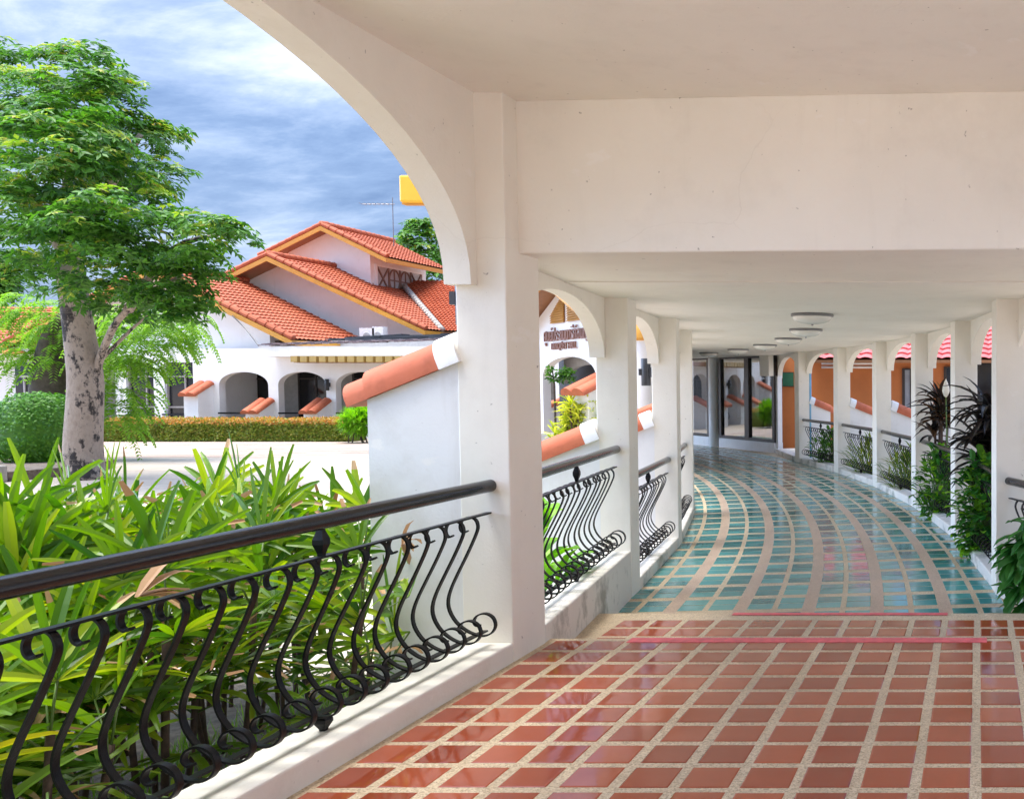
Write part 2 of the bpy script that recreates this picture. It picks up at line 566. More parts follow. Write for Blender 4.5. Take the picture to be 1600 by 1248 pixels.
# ------------------------------------------------------------------ entrance porch (red tiled part)
porch = thing('entrance_porch', 'white plastered porch with a wide arch and deep beam over the red tiled floor', 'porch', (-2.95, 5.77, -0.36))
def pier(x0, x1, y0, y1, side):
    b = MB(); b.box(x0, x1, y0, y1, -0.36, 3.38)
    o = b.build('pier', M['wall'], porch, bevel=0.008)
    return o
YP0, YP1 = 5.57, 5.985
pier(-3.09, XP, YP0, YP1, -1)
pier(-3.09, XP, -0.02, 0.42, -1)
XRI = 0.95
pier(XRI, XRI + 0.3, YP0, YP1, 1)
pier(XRI, XRI + 0.3, -0.02, 0.42, 1)
buttress(porch, frame((-3.09, YP0 + 0.103, 0), (-1, 0)), 1.788, -0.36)
b = MB(); arch_panel(b, (-2.96, 0.41, 0), (-2.96, 5.58, 0), (-1, 0, 0), 0.158, 2.243, 1.075, 3.40)
b.build('arch_wall', M['wall'], porch, smooth=True, fix=True, auto=35)
b = MB(); b.box(XRI + 0.14, XRI + 0.28, 0.42, 5.57, -0.36, 3.38)
b.build('side_wall', M['wall'], porch)
b = MB(); b.box(-3.3, XRI + 0.5, -0.05, 7.25, 3.365, 3.6)
b.build('ceiling', M['wall'], porch)
b = MB()                                     # deep beam across the step, its face turned a little
b.plan([(-2.80, 5.735), (XRI + 0.02, 5.50), (XRI + 0.3, 7.281), (-3.4, 7.281)], 2.452, 3.37)
b.build('beam', M['wall'], porch, bevel=0.012)
b = MB()
b.box(-3.055, XP, 0.42, YP0, -0.36, 0.117)
b.build('curb', paint('white kerb paint', (0.80, 0.77, 0.70), amount=0.3, speck=0.25, streak=False), porch, bevel=0.012)
b = MB(); b.box(XRI, XRI + 0.265, 0.42, YP0, -0.36, 0.117)
b.build('curb', M['curb'], porch, bevel=0.012)

# ------------------------------------------------------------------ curved covered walkway
walk = thing('covered_walkway', 'curved white colonnade of narrow columns and arches over the teal tiled floor', 'walkway', (-3.0, 9.0, -0.36))
def colbox(r0, r1, t0, t1):
    b = MB()
    b.plan([pol(r0, t0), pol(r1, t0), pol(r1, t1), pol(r0, t1)], -0.36, ZC + 0.02)
    return b.build('column', M['wall'], walk, bevel=0.008, fix=True)
for th in LTH:
    colbox(RL - 0.29, RL, th, th + DL)
    o = pol(RL - 0.29, th + 0.10 / 36); er = V((math.cos(th), math.sin(th), 0))
    buttress(walk, frame(o, -er), 1.15, -0.36)
for th in RTH:
    colbox(RR, RR + 0.29, th - DR, th)
    o = pol(RR + 0.29, th - DR + 0.10 / 39.5); er = V((math.cos(th), math.sin(th), 0))
    buttress(walk, frame(o, er), 1.15, -0.36)
# bays: (P0, P1) inner corners; left bays run away from us, right bays towards us
PL = [(V((XP, YP1, 0)), pol(RL, LTH[0]), 0.117)] + [(pol(RL, LTH[k] + DL), pol(RL, LTH[k + 1]), -0.2) for k in range(8)]
RA = V((XRI, 6.9, 0))
PR = [(pol(RR, RTH[0] - DR), RA, -0.19)] + [(pol(RR, RTH[k + 1] - DR), pol(RR, RTH[k]), -0.2) for k in range(5)]
for P0, P1, zc in PL + PR:
    d = (P1 - P0).normalized(); out = V((-d.y, d.x, 0))
    b = MB(); arch_panel(b, P0 + out * 0.2 - d * 0.005, P1 + out * 0.2 + d * 0.005, out, 0.13, 1.90, 0.475, ZC + 0.02, 0.05, 0.05)
    b.build('arch_wall', M['wall'], walk, smooth=True, fix=True, auto=35)
    b = MB()
    b.plan([P0 + out * 0.001, P1 + out * 0.001, P1 + out * 0.27, P0 + out * 0.27], -0.36, zc)
    b.build('curb', M['curb'], walk, bevel=0.015, fix=True)
# door opening at the far end
G0, G1 = V((-5.80, 26.58, 0)), pol(RR, RTH[5])
d = (G1 - G0).normalized(); out = V((-d.y, d.x, 0))
b = MB(); arch_panel(b, G0 + out * 0.1, G1 + out * 0.1, out, 0.13, 1.80, 0.56, ZC + 0.02, 0.03, 0.03)
b.build('arch_wall', M['wall'], walk, smooth=True, fix=True, auto=35)
b = MB(); b.plan([G0 + d * 0.05, G1, G1 + out * 1.2, G0 + d * 0.05 + out * 1.2], -0.36, -0.19)
b.build('curb', M['curb'], walk, bevel=0.015, fix=True)
# first column of the flared bay stands against the porch
b = MB(); b.box(XRI, XRI + 0.3, 6.6, 6.9, -0.36, ZC + 0.02); b.build('column', M['wall'], walk, bevel=0.008)
# ceiling slab
b = MB()
ths = [0.105 + 0.02 * i for i in range(37)]
pts = [(V((-3.45, 7.291, 0)), V((1.5, 7.291, 0)))] + [(pol(35.65, t), pol(40.1, t)) for t in ths]
for (a0, b0), (a1, b1) in zip(pts, pts[1:]):
    b.add([(p.x, p.y, z) for z in (ZC, ZC + 0.3) for p in (a0, b0, b1, a1)], [(3, 2, 1, 0), (4, 5, 6, 7)])
b.add([(p.x, p.y, z) for z in (ZC, ZC + 0.3) for p in pts[0]], [(0, 1, 3, 2)])
b.build('ceiling', M['wall'], walk)

# ------------------------------------------------------------------ floors
def tilequad(mb, c, mi, h=0.0025, ch=0.006):
    """a tile of four corners with softened edges"""
    m = sum((V(p) for p in c), V()) / 4
    top = [V(p) + (m - V(p)).normalized() * ch * 1.4 + V((0, 0, h)) for p in c]
    mb.add([V(p) for p in c] + top, [(4, 5, 6, 7), (0, 1, 5, 4), (1, 2, 6, 5), (2, 3, 7, 6), (3, 0, 4, 7)], mi)
rnd = random.Random(3)
def redtiles(mb, ys, z, x_min, x_max):
    for i in range(-8, 12):
        xc = -1.5155 + 0.25 * i + 0.125
        for y in ys:
            if xc - 0.1 < x_min or xc + 0.1 > x_max: continue
            w = 0.1015 + rnd.uniform(-0.002, 0.002); dx, dy = rnd.uniform(-.003, .003), rnd.uniform(-.003, .003)
            tilequad(mb, [(xc + dx - w, y + dy - w, z), (xc + dx + w, y + dy - w, z), (xc + dx + w, y + dy + w, z), (xc + dx - w, y + dy + w, z)], 1)
b = MB()
b.box(-2.80, XRI + 0.02, -0.9, 6.08, -0.40, 0)
redtiles(b, [3.917 + 0.25 * k for k in range(-19, 9)], 0.0005, -2.78, XRI)
setp(b.build('red_tile_floor', [M['grout'], M['red_tile']]), kind='structure')
b = MB()
b.plan([(-2.98, 6.084), (XRI + 0.02, 6.084), (XRI + 0.02, 7.4), (-3.05, 7.4)], -0.40, -0.16)
redtiles(b, [6.33, 6.58, 6.83, 7.08], -0.1595, -2.86, XRI)
setp(b.build('step', [M['grout'], M['red_tile']]), kind='structure')
b = MB()
R0 = [36.0]; kinds = []
for k in range(6):
    a = 36.05 + 0.6 * k
    R0 += [a, a + 0.485]; kinds += [0 if k == 0 else 2, 0]
R0 = [36.0, 36.05]; kinds = [0]
for k in range(6):
    a = 36.05 + 0.6 * k
    R0 += [a + 0.485, a + 0.6]; kinds += [0, 2]
R0[-1] = 41.0; kinds[-1] = 0
def rth(r, j, n=60):
    s = math.asin((7.405 - CY) / r)
    return s + (0.83 - s) * j / n
for i, kd in enumerate(kinds):
    for j in range(60):
        q = [(R0[i], j), (R0[i + 1], j), (R0[i + 1], j + 1), (R0[i], j + 1)]
        b.poly([(pol(r, rth(r, jj)).x, pol(r, rth(r, jj)).y, ZT) for r, jj in q], kd)
for k in range(6):
    for s in (0, 0.265):
        r0 = 36.05 + 0.6 * k + s; r1 = r0 + 0.215
        for j in range(-1, 49):
            tc = 0.1079 + 0.01455 * j
            for (u0, u1) in ((-0.208, -0.008), (0.008, 0.208)):
                t0, t1 = tc + u0 / 37.8, tc + u1 / 37.8
                tilequad(b, [tuple(pol(r, t).xy) + (ZT + 0.0005,) for r, t in ((r0, t0), (r1, t0), (r1, t1), (r0, t1))], 1, 0.002, 0.004)
setp(b.build('teal_tile_floor', [M['grout'], M['teal_tile'], M['band']]), kind='structure')
# red tape along the two step edges
b = MB(); b.box(-2.27, 0.05, 5.975, 6.083, 0.0035, 0.006)
b.single('edge_tape', M['tape'], 'long pinkish red tape along the edge of the upper step', 'tape', 'tapes marking the step edges')
b = MB(); b.box(-1.95, -0.25, 7.33, 7.402, -0.1565, -0.154)
b.single('edge_tape', M['tape'], 'shorter pinkish red tape along the edge of the lower step by the teal tiles', 'tape', 'tapes marking the step edges')

# ------------------------------------------------------------------ wrought iron railings
def ribbon(mb, path, w, t):
    """flat bar bent in the local xz plane, w wide in y and t thick"""
    P = [V((p[0], 0, p[1])) for p in path]
    n = len(P)
    vs = []
    for i, p in enumerate(P):
        d = (P[min(i + 1, n - 1)] - P[max(i - 1, 0)]).normalized()
        nn = V((-d.z, 0, d.x)) * t / 2
        for s, y in ((1, -w / 2), (1, w / 2), (-1, w / 2), (-1, -w / 2)):
            vs.append(p + nn * s + V((0, y, 0)))
    fs = []
    for i in range(n - 1):
        for k in range(4):
            a, c = i * 4 + k, i * 4 + (k + 1) % 4
            fs.append((a, a + 4, c + 4, c))
    fs += [(0, 1, 2, 3), ((n - 1) * 4 + 3, (n - 1) * 4 + 2, (n - 1) * 4 + 1, (n - 1) * 4)]
    mb.add(vs, fs)
prof = [(-0.038, 0.700), (-0.058, 0.690), (-0.076, 0.706), (-0.078, 0.738), (-0.060, 0.768), (-0.025, 0.780), (0.008, 0.766), (0.022, 0.728), (0.010, 0.680),
        (-0.035, 0.580), (-0.090, 0.470), (-0.135, 0.375), (-0.157, 0.300), (-0.150, 0.235), (-0.112, 0.168), (-0.055, 0.120), (0.0, 0.096), (0.050, 0.090),
        (0.092, 0.108), (0.113, 0.150), (0.098, 0.197), (0.055, 0.220), (0.008, 0.207), (-0.012, 0.174), (0.002, 0.150), (0.024, 0.150)]
path = smoothpath([(x, z, 0) for x, z in prof], 3)
bb = MB(); ribbon(bb, [(p.x, p.y) for p in path], 0.027, 0.0085)
BAL = bb.mesh('baluster', M['iron'], smooth=True); BAL.set_sharp_from_angle(angle=R(50))
def knuckle(z0, z1, w):
    b = MB()
    zm = (z0 + z1) / 2; h = (z1 - z0)
    lv = [(0.45, z0), (0.5, z0 + h * 0.12), (1.0, z0 + h * 0.42), (1.0, z0 + h * 0.58), (0.5, z1 - h * 0.12), (0.45, z1)]
    vs = []
    for s, z in lv:
        for k in range(4):
            a = R(45 + 90 * k)
            vs.append((s * w * math.cos(a) * 0.72, s * w * math.sin(a) * 0.72, z))
    fs = [(0, 3, 2, 1), (20, 21, 22, 23)]
    for i in range(5):
        for k in range(4):
            fs.append((i * 4 + k, i * 4 + (k + 1) % 4, i * 4 + 4 + (k + 1) % 4, i * 4 + 4 + k))
    b.add(vs, fs)
    return b.mesh('post', M['iron'])
KN_UP, KN_LO = knuckle(0.782, 0.915, 0.047), knuckle(0.0, 0.088, 0.052)
rg0 = random.Random(21)
def railing(P0, P1, z, label, inset=0.125, group='wrought iron balcony railings of the walkway', posts=None, trim=0.0):
    P0, P1 = V(P0), V(P1)
    d = (P1 - P0).normalized(); out = V((-d.y, d.x, 0))
    o = P0 + out * inset; L = (P1 - P0).length
    t = thing('balcony_railing', label, 'railing', (o.x, o.y, z), math.atan2(d.y, d.x) - math.pi / 2, group)
    b = MB(); b.tube([(0.008, 0.003, 0.943), (0.008, L * 0.5, 0.943), (0.008, L - 0.003, 0.943)], 0.037, 20)
    b.build('handrail', M['rail'], t, smooth=True, local=True, auto=50)
    b = MB(); b.box(-0.02, 0.012, 0.004, L - 0.004, 0.776, 0.786); b.build('top_bar', M['iron'], t, local=True)
    b = MB(); b.box(-0.035, 0.0, 0.05, L - 0.05, 0.079, 0.0885); b.build('bottom_bar', M['iron'], t, local=True)
    n = int((L - 0.16) / 0.165)
    y0 = (L - 0.165 * (n - 1)) / 2
    for i in range(n):
        k = bpy.data.objects.new('baluster', BAL); col.objects.link(k); k.parent = t
        k.location = (rg0.uniform(-.003, .003), L - y0 - 0.165 * i + rg0.uniform(-.006, .006), rg0.uniform(-.002, 0)); k.rotation_euler = (rg0.gauss(0, .008), rg0.gauss(0, .006), rg0.gauss(0, .02))
    for y in (posts or [L / 2]):
        for me in (KN_UP, KN_LO):
            k = bpy.data.objects.new('post', me); col.objects.link(k); k.parent = t
            k.location = (-0.006 if me is KN_UP else -0.02, y, 0)
    return t
railing((XP, 0.425, 0), (XP, YP0, 0), 0.117, 'large black pot bellied railing under the wide arch in front of the palms', posts=[3.72, 1.4])
lab = ['black scroll railing just past the big white pier, leafy plant behind its bars',
       'black scroll railing on the left behind the second narrow column, black lamp above it',
       'sliver of scroll railing behind the third column on the left']
for (P0, P1, zc), lb in zip(PL[:3], lab):
    railing(P0, P1, zc, lb)
lab = ['black scroll railing at the right picture edge with a drooping plant over it',
       'black railing buried in dark green leaves below the big purple black plant',
       'black railing with a bright green bush and bronze strap leaves over it',
       'black scroll railing with grassy leaves behind its bars, next after the bronze plant',
       'black scroll railing on the right, second bay from the far orange doorway',
       'black scroll railing on the right beside the pale blue pipe, nearest the far orange doorway']
for (P0, P1, zc), lb in zip(PR, lab):
    railing(P0, P1, zc, lb)

# ------------------------------------------------------------------ lamps
def ceiling_lamp(th, label):
    p = pol(37.74, th)
    t = thing('ceiling_light', label, 'ceiling light', (p.x, p.y, ZC), 0, 'round ceiling lights along the walkway')
    b = MB(); b.lathe([(0.0, -0.001), (0.232, -0.001), (0.238, -0.012), (0.238, -0.03), (0.222, -0.036), (0.0, -0.036)], seg=40)
    b.build('rim', M['steel'], t, smooth=True, local=True, fix=True, auto=35)
    b = MB(); b.lathe([(0.222, -0.034), (0.214, -0.06), (0.185, -0.085), (0.13, -0.105), (0.06, -0.115), (0.0005, -0.117)], seg=40)
    b.build('glass_dome', M['opal'], t, smooth=True, local=True)
    b = MB(); b.lathe([(0.0, -0.116), (0.014, -0.117), (0.014, -0.128), (0.0005, -0.134)], seg=12)
    b.build('knob', M['steel'], t, smooth=True, local=True)
for th, lb in zip((0.166, 0.246, 0.3235, 0.40, 0.475, 0.55),
                  ('round opal glass ceiling light nearest to the big beam', 'round ceiling light second behind the big beam',
                   'round ceiling light third behind the big beam', 'round ceiling light fourth behind the big beam, almost edge on',
                   'round ceiling light fifth behind the big beam, second from the dark glass front', 'round ceiling light farthest along the walkway, before the dark glass front')):
    ceiling_lamp(th, lb)

def wall_lamp(p, x, z, label, s=1.0, parts=True):
    """black cylinder lamp shining up and down, on the wall at p facing x"""
    t = thing('wall_lamp', label, 'wall lamp', (p[0], p[1], z), math.atan2(x[1], x[0]), 'black cylinder wall lamps')
    b = MB(); b.lathe([(0.0, -0.165 * s), (0.052 * s, -0.165 * s), (0.055 * s, -0.16 * s), (0.055 * s, 0.16 * s), (0.052 * s, 0.165 * s), (0.0, 0.165 * s)], (0.085 * s, 0, 0), 24)
    b.build('shade', M['black'], t, smooth=True, local=True, auto=40)
    b = MB(); b.box(0.0, 0.04 * s, -0.045 * s, 0.045 * s, -0.06 * s, 0.06 * s); b.box(0.13 * s, 0.165 * s, -0.035 * s, 0.035 * s, -0.04 * s, 0.04 * s)
    b.build('bracket', M['black'], t, local=True)
wall_lamp((-3.09, 5.83), (-1, 0), 2.19, 'black cylinder lamp behind the big pier just under the end of the wide arch')
er = V((math.cos(LTH[1]), math.sin(LTH[1]), 0)); p = pol(RL - 0.29, LTH[1] + 0.004)
wall_lamp(p, -er, 1.80, 'black cylinder lamp on the outer side of the second narrow column on the left')
SKYOFF = (0.4, 7.7); SKYR = 0.03; EXPO = 2.78
b = MB(); b.poly([(-600, -600, -0.36), (600, -600, -0.36), (600, 1200, -0.36), (-600, 1200, -0.36)])
setp(b.build('courtyard_ground', M['ground']), kind='structure')

b = MB()
for i in range(8):                           # rows of pinkish paving before the hedge
    y0 = 25.9 + 0.82 * i
    b.plan([(-42, y0), (-11.5, y0 - 0.6), (-11.5, y0 + 0.12), (-42, y0 + 0.72)], -0.36, -0.354)
setp(b.build('paving_strip', M['pave']), kind='structure')
# ------------------------------------------------------------------ the hall across the courtyard
def tiled_roof(A, B, C, D, th=0.07, row=0.30, barrel_w=0.235, seg=5):
    """tile courses on the roof plane A-B (eave) to D-C (top); returns an MB"""
    A, B, C, D = V(A), V(B), V(C), V(D)
    nrm = (B - A).cross(D - A).normalized()
    if nrm.z < 0: nrm = -nrm
    L = max((B - A).length, (C - D).length); S = max((D - A).length, (C - B).length)
    nr, nc = max(2, round(S / row)), max(2, round(L / barrel_w)) * seg
    mb = MB(); vs = []; fs = []
    for i in range(nr):
        for e, lift in ((0, 0.05), (1, 0.0)):
            t = (i + e * 1.0) / nr
            for j in range(nc + 1):
                s = j / nc
                p = A.lerp(B, s).lerp(D.lerp(C, s), t)
                k = abs(math.sin(math.pi * (j / seg)))
                vs.append(p + nrm * (th + lift + 0.045 * k))
    W = nc + 1
    for i in range(nr):
        for j in range(nc):
            a = 2 * i * W + j
            fs.append((a, a + 1, a + W + 1, a + W))
            if i:
                fs.append((a - W, a - W + 1, a + 1, a))
    mb.add(vs, fs, 0)
    lo = [A, B, C, D]
    mb.add([p - nrm * 0.02 for p in lo] + [p + nrm * th for p in lo],
           [(3, 2, 1, 0), (0, 1, 5, 4), (1, 2, 6, 5), (2, 3, 7, 6), (3, 0, 4, 7)], 1)
    return mb
def rake_caps(mb, a, b, r=0.11, step=0.36, mi=0):
    """a row of short cap tiles from a down to b"""
    a, b = V(a), V(b); L = (b - a).length; n = max(2, round(L / step)); d = (b - a) / n
    for i in range(n):
        p = a + d * i
        mb.tube([p + V((0, 0, 0.0)), p + d * 1.12], [r * 0.9, r * 1.12], 8, mi)
    return mb
def gable(parent, ridgeX, ridgeZ, slope, xl, xr, y0, y1, wall_y, wall_lx=None, wall_rx=None, wall_z=None, overhang_soffit=True):
    """gable roof with the ridge along y, yellow barge boards, white gable wall at wall_y"""
    zl, zr = ridgeZ - slope * (ridgeX - xl), ridgeZ - slope * (xr - ridgeX)
    rr = []
    for X, Z, s in ((xl, zl, -1), (xr, zr, 1)):
        if s > 0: mb = tiled_roof((X, y0, Z), (X, y1, Z), (ridgeX, y1, ridgeZ), (ridgeX, y0, ridgeZ))
        else: mb = tiled_roof((X, y1, Z), (X, y0, Z), (ridgeX, y0, ridgeZ), (ridgeX, y1, ridgeZ))
        rake_caps(mb, (ridgeX, y0 + 0.05, ridgeZ + 0.16), (X, y0 + 0.05, Z + 0.16))
        ro = mb.build('roof', [M['roof'], M['soffit']], parent, smooth=True, fix=False, auto=35)
        f = MB()
        f.prism([(ridgeX, y0 - 0.06, ridgeZ + 0.05), (ridgeX, y0 - 0.06, ridgeZ - 0.14), (X, y0 - 0.06, Z - 0.14), (X, y0 - 0.06, Z + 0.05)], (0, 0.055, 0))
        e = 0.05 * s
        f.box(min(X, X + e), max(X, X + e), y0 - 0.06, y1, Z - 0.15, Z + 0.04)
        f.build('fascia', M['yellow'], ro, fix=True)
    rc = MB(); rake_caps(rc, (ridgeX, y0, ridgeZ + 0.17), (ridgeX, y1, ridgeZ + 0.17), 0.14)
    rc.build('ridge_cap', M['roof'], parent, smooth=True)
    if wall_z is not None:
        lx = wall_lx if wall_lx is not None else xl + 0.5; rx = wall_rx if wall_rx is not None else xr - 0.5
        b = MB()
        b.prism([(lx, wall_y, wall_z), (rx, wall_y, wall_z), (rx, wall_y, ridgeZ - slope * abs(rx - ridgeX) - 0.03), (ridgeX, wall_y, ridgeZ - 0.03), (lx, wall_y, ridgeZ - slope * abs(lx - ridgeX) - 0.03)], (0, 0.25, 0))
        b.build('gable_wall', M['far_wall'], parent, fix=True)
GZ = -0.36
hall = thing('hall_building', 'long white hall across the courtyard with stepped orange tiled gables and a row of arches', 'building', (-24, 36, GZ))
# gable roofs: lower left, middle, and the clerestory on top
gable(hall, -30.75, 5.80, 0.50, -36.2, -25.55, 35.0, 39.6, 35.6, -35.5, -26.8, 2.9)
gable(hall, -29.36, 6.82, 0.473, -35.8, -22.95, 39.0, 48.5, 40.1, -31.2, -23.4, 2.9)
gable(hall, -29.4, 8.60, 0.49, -32.2, -26.55, 42.3, 47.4, 43.0, -31.4, -27.7, 5.0)
b = MB(); b.box(-27.95, -27.70, 43.25, 47.3, 5.0, 7.72); b.build('gable_wall', M['far_wall'], hall)
# clerestory window with crossed and round tracery in the side wall
f = MB(); y0, y1, z0, z1 = 43.3, 46.95, 5.95, 7.02
f.box(-27.70, -27.62, y0, y1, z0 - 0.1, z0); f.box(-27.70, -27.62, y0, y1, z1, z1 + 0.1)
for y in (y0, y1 - 0.1): f.box(-27.70, -27.62, y, y + 0.1, z0, z1)
fo = f.build('window', M['far_wall'], hall)
f = MB(); f.box(-27.699, -27.68, y0 + 0.1, y1 - 0.1, z0, z1); f.build('pane', M['grey_wall'], fo)
f = MB(); n = 4; wd = (y1 - y0 - 0.2) / n
for i in range(n):
    a, c = y0 + 0.1 + wd * i, y0 + 0.1 + wd * (i + 1)
    f.box(-27.69, -27.64, a - 0.03, a + 0.03, z0, z1)
    if i in (0, 3):
        f.beam((-27.66, a, z0), (-27.66, c, z1), 0.06, 0.06); f.beam((-27.655, a, z1), (-27.655, c, z0), 0.06, 0.06)
    else:
        pts = [(-27.66, (a + c) / 2 + wd * 0.47 * math.cos(t), (z0 + z1) / 2 + 0.5 * math.sin(t)) for t in [2 * math.pi * k / 20 for k in range(21)]]
        f.tube(pts, 0.04, 6)
        f.box(-27.68, -27.645, (a + c) / 2 - 0.03, (a + c) / 2 + 0.03, z0, z1); f.box(-27.68, -27.646, a, c, (z0 + z1) / 2 - 0.03, (z0 + z1) / 2 + 0.03)
f.build('tracery', M['wood_frame'], fo)
# roof that slopes towards us on the right
mb = tiled_roof((-23.0, 40.3, 3.78), (-12.0, 40.3, 3.78), (-12.0, 46.4, 6.6), (-28.6, 46.4, 6.6))
ro = mb.build('roof', [M['roof'], M['soffit']], hall, smooth=True, auto=35)
b = MB(); rake_caps(b, (-28.5, 46.35, 6.75), (-22.95, 40.25, 3.95), 0.12); b.build('valley_tile', M['stone'], ro, smooth=True)
b = MB(); b.box(-23.0, -12, 41.0, 41.25, GZ, 3.75); b.build('wall', M['far_wall'], hall)
# arcade front
b = MB()
ZA, FY = 2.95, 35.0
def fx(px): return at(px, 600, FY).x
op = [(342, 419), (434.5, 509.5), (524.5, 600), (616, 692), (707, 782), (798, 868)]
zs, rise = at(400, 602, FY).z, 0.50
xs = [fx(180)] + [fx(v) for o_ in op for v in o_] + [fx(905)]
wins = [(fx(197), fx(240)), (fx(257), fx(302))]
wz = at(280, 566, FY).z
b.box(xs[0], wins[0][0], FY, FY + 0.3, GZ, ZA)
b.box(wins[0][0], wins[0][1], FY, FY + 0.3, wz, ZA); b.box(wins[0][1], wins[1][0], FY, FY + 0.3, GZ, ZA)
b.box(wins[1][0], wins[1][1], FY, FY + 0.3, wz, ZA); b.box(wins[1][1], xs[1], FY, FY + 0.3, GZ, ZA)
for i in range(1, len(xs) - 1, 2):
    b.box(xs[i + 1], xs[i + 2], FY, FY + 0.3, GZ, ZA)
for i in range(1, len(xs) - 1, 2):
    arch_panel(b, (xs[i], FY, 0), (xs[i + 1], FY, 0), (0, 1, 0), 0.3, zs, rise, ZA, 0.0, 0.0, 20)
b.build('arcade_wall', M['far_wall'], hall, fix=True)
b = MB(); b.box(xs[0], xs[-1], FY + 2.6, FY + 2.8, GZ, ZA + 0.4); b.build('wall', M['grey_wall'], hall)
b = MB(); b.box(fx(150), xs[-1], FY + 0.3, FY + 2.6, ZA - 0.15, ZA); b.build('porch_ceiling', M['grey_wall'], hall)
b = MB(); b.box(fx(320), fx(322), FY + 0.3, FY + 2.6, GZ, ZA - 0.15); b.build('wall', M['far_wall'], hall)
for (p0, p1) in ((355, 425), (468, 522), (553, 615), (640, 700), (740, 790)):
    x0, x1 = at(p0, 600, 37.55).x, at(p1, 600, 37.55).x
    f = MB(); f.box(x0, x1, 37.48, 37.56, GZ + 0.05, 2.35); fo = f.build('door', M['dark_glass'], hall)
    f = MB()
    for x in (x0, (x0 + x1) / 2, x1 - 0.06): f.box(x, x + 0.06, 37.45, 37.479, GZ + 0.05, 2.35)
    f.box(x0, x1, 37.452, 37.478, 1.8, 1.86); f.build('frame', M['brown_frame'], fo)
for (x0, x1) in wins:
    f = MB(); f.box(x0, x1, FY + 0.16, FY + 0.2, GZ, wz); fo = f.build('window', M['dark_glass'], hall)
    f = MB(); zt = at(280, 588, FY).z; zb = at(280, 636, FY).z
    for x in (x0, (x0 + x1) / 2 + 0.12, x1 - 0.05): f.box(x, x + 0.05, FY + 0.1, FY + 0.158, GZ, wz)
    for z in (zt, zb): f.box(x0, x1, FY + 0.09, FY + 0.159, z - 0.03, z + 0.03)
    f.build('frame', plain('aluminium frame', (0.30, 0.27, 0.25), 0.4), fo)
# buttresses under pairs of cap tiles, standing out towards us
for px, zt in ((322, 1.62), (416, 0.98), (505, 0.98), (600, 0.98), (690, 0.98)):
    x = fx(px); Mx = frame((x, FY, 0), (0, -1)); a = R(27)
    q = MB(); q.M = Mx; q.prism([(-0.02, -0.26, GZ), (0.7, -0.26, GZ), (0.7, -0.26, zt - 0.7 * math.tan(a)), (-0.02, -0.26, zt + 0.01)], (0, 0.52, 0))
    bo = q.build('buttress', M['far_wall'], hall, fix=True)
    for yy in (-0.15, 0.15):
        k = MB(); barrel(k, Mx @ Matrix.Translation((0, yy, 0)), zt, 0.0, 0.98, 0.16, 0.16, a); k.build('roof_tile', M['cap_tile'], bo, smooth=True, fix=True, auto=40)
# flat canopy with a slanting dark sheet roof on it and yellow rafter ends below
xa, xb = at(404, 545, 34.2).x, at(760, 545, 34.2).x
b = MB(); b.box(xa, xb, 34.2, 37.4, 2.62, 3.0); co_ = b.build('canopy', M['far_wall'], hall)
b = MB()
n = 60
for i in range(n):
    x0, x1 = xa + (xb - xa) * i / n, xa + (xb - xa) * (i + 1) / n - 0.02
    q = 0.03 * math.sin(i * 1.7) + 0.004 * i
    b.prism([(x0, 34.15, 3.02 + q), (x1, 34.15, 3.03 + q), (x1, 35.2, 3.12 + q), (x0, 35.2, 3.12 + q)], (0, 0, 0.03))
b.build('sheet_roof', M['oldroof'], co_, fix=True)
b = MB(); rnd = random.Random(5)
for i in range(70):
    t = rnd.random(); x0 = xa + 1.5 + (xb - xa - 1.5) * t; l = rnd.uniform(0.8, 2.6)
    y = 35.2 + rnd.random() * 1.2; z = 3.14 + (y - 35.2) * 0.14 + 0.22 * t + rnd.uniform(0, 0.12)
    b.beam((x0, y, z), (min(x0 + l, xb), y + rnd.uniform(-.3, .3), z + rnd.uniform(-.04, .07)), rnd.uniform(0.25, 0.6), 0.04)
b.build('tarpaulin', M['tarp'], co_, fix=True)
b = MB()
for i in range(16):
    x = at(457, 553, 34.1).x + 0.335 * i * 1.02
    b.box(x, x + 0.24, 33.99, 34.195, 2.42, 2.64)
b.build('rafter', plain('dull ochre paint', (0.42, 0.28, 0.08), 0.6), co_)
b = MB(); b.box(at(455, 553, 34.1).x, xb, 34.21, 34.8, 2.40, 2.619); b.build('soffit', M['soffit'], co_)
# air conditioning boxes behind the canopy edge
for i, (px, py, w_) in enumerate(((500, 527, 0.55), (573, 522, 0.6), (590, 520, 0.45))):
    p = at(px, py, 38.4)
    t = thing('air_conditioner', ['small white air conditioner box left of the others on the canopy roof', 'small white air conditioner box in the middle on the canopy roof',
              'small white air conditioner box right of the others on the canopy roof'][i], 'air conditioner', (p.x, 38.4, 3.3), 0, 'air conditioner boxes on the canopy roof')
    b = MB(); b.box(-w_ / 2, w_ / 2, 0, 0.3, 0, p.z - 3.3 + 0.25); b.build('case', M['far_wall'], t, local=True)
    b = MB(); b.lathe([(0.0, 0), (0.14, 0), (0.14, 0.02), (0.0, 0.02)], seg=16); o = b.build('fan_grille', M['grey_wall'], t, local=True)
    o.rotation_euler = (R(90), 0, 0); o.location = (0, -0.002, (p.z - 3.3) * 0.5 + 0.1)
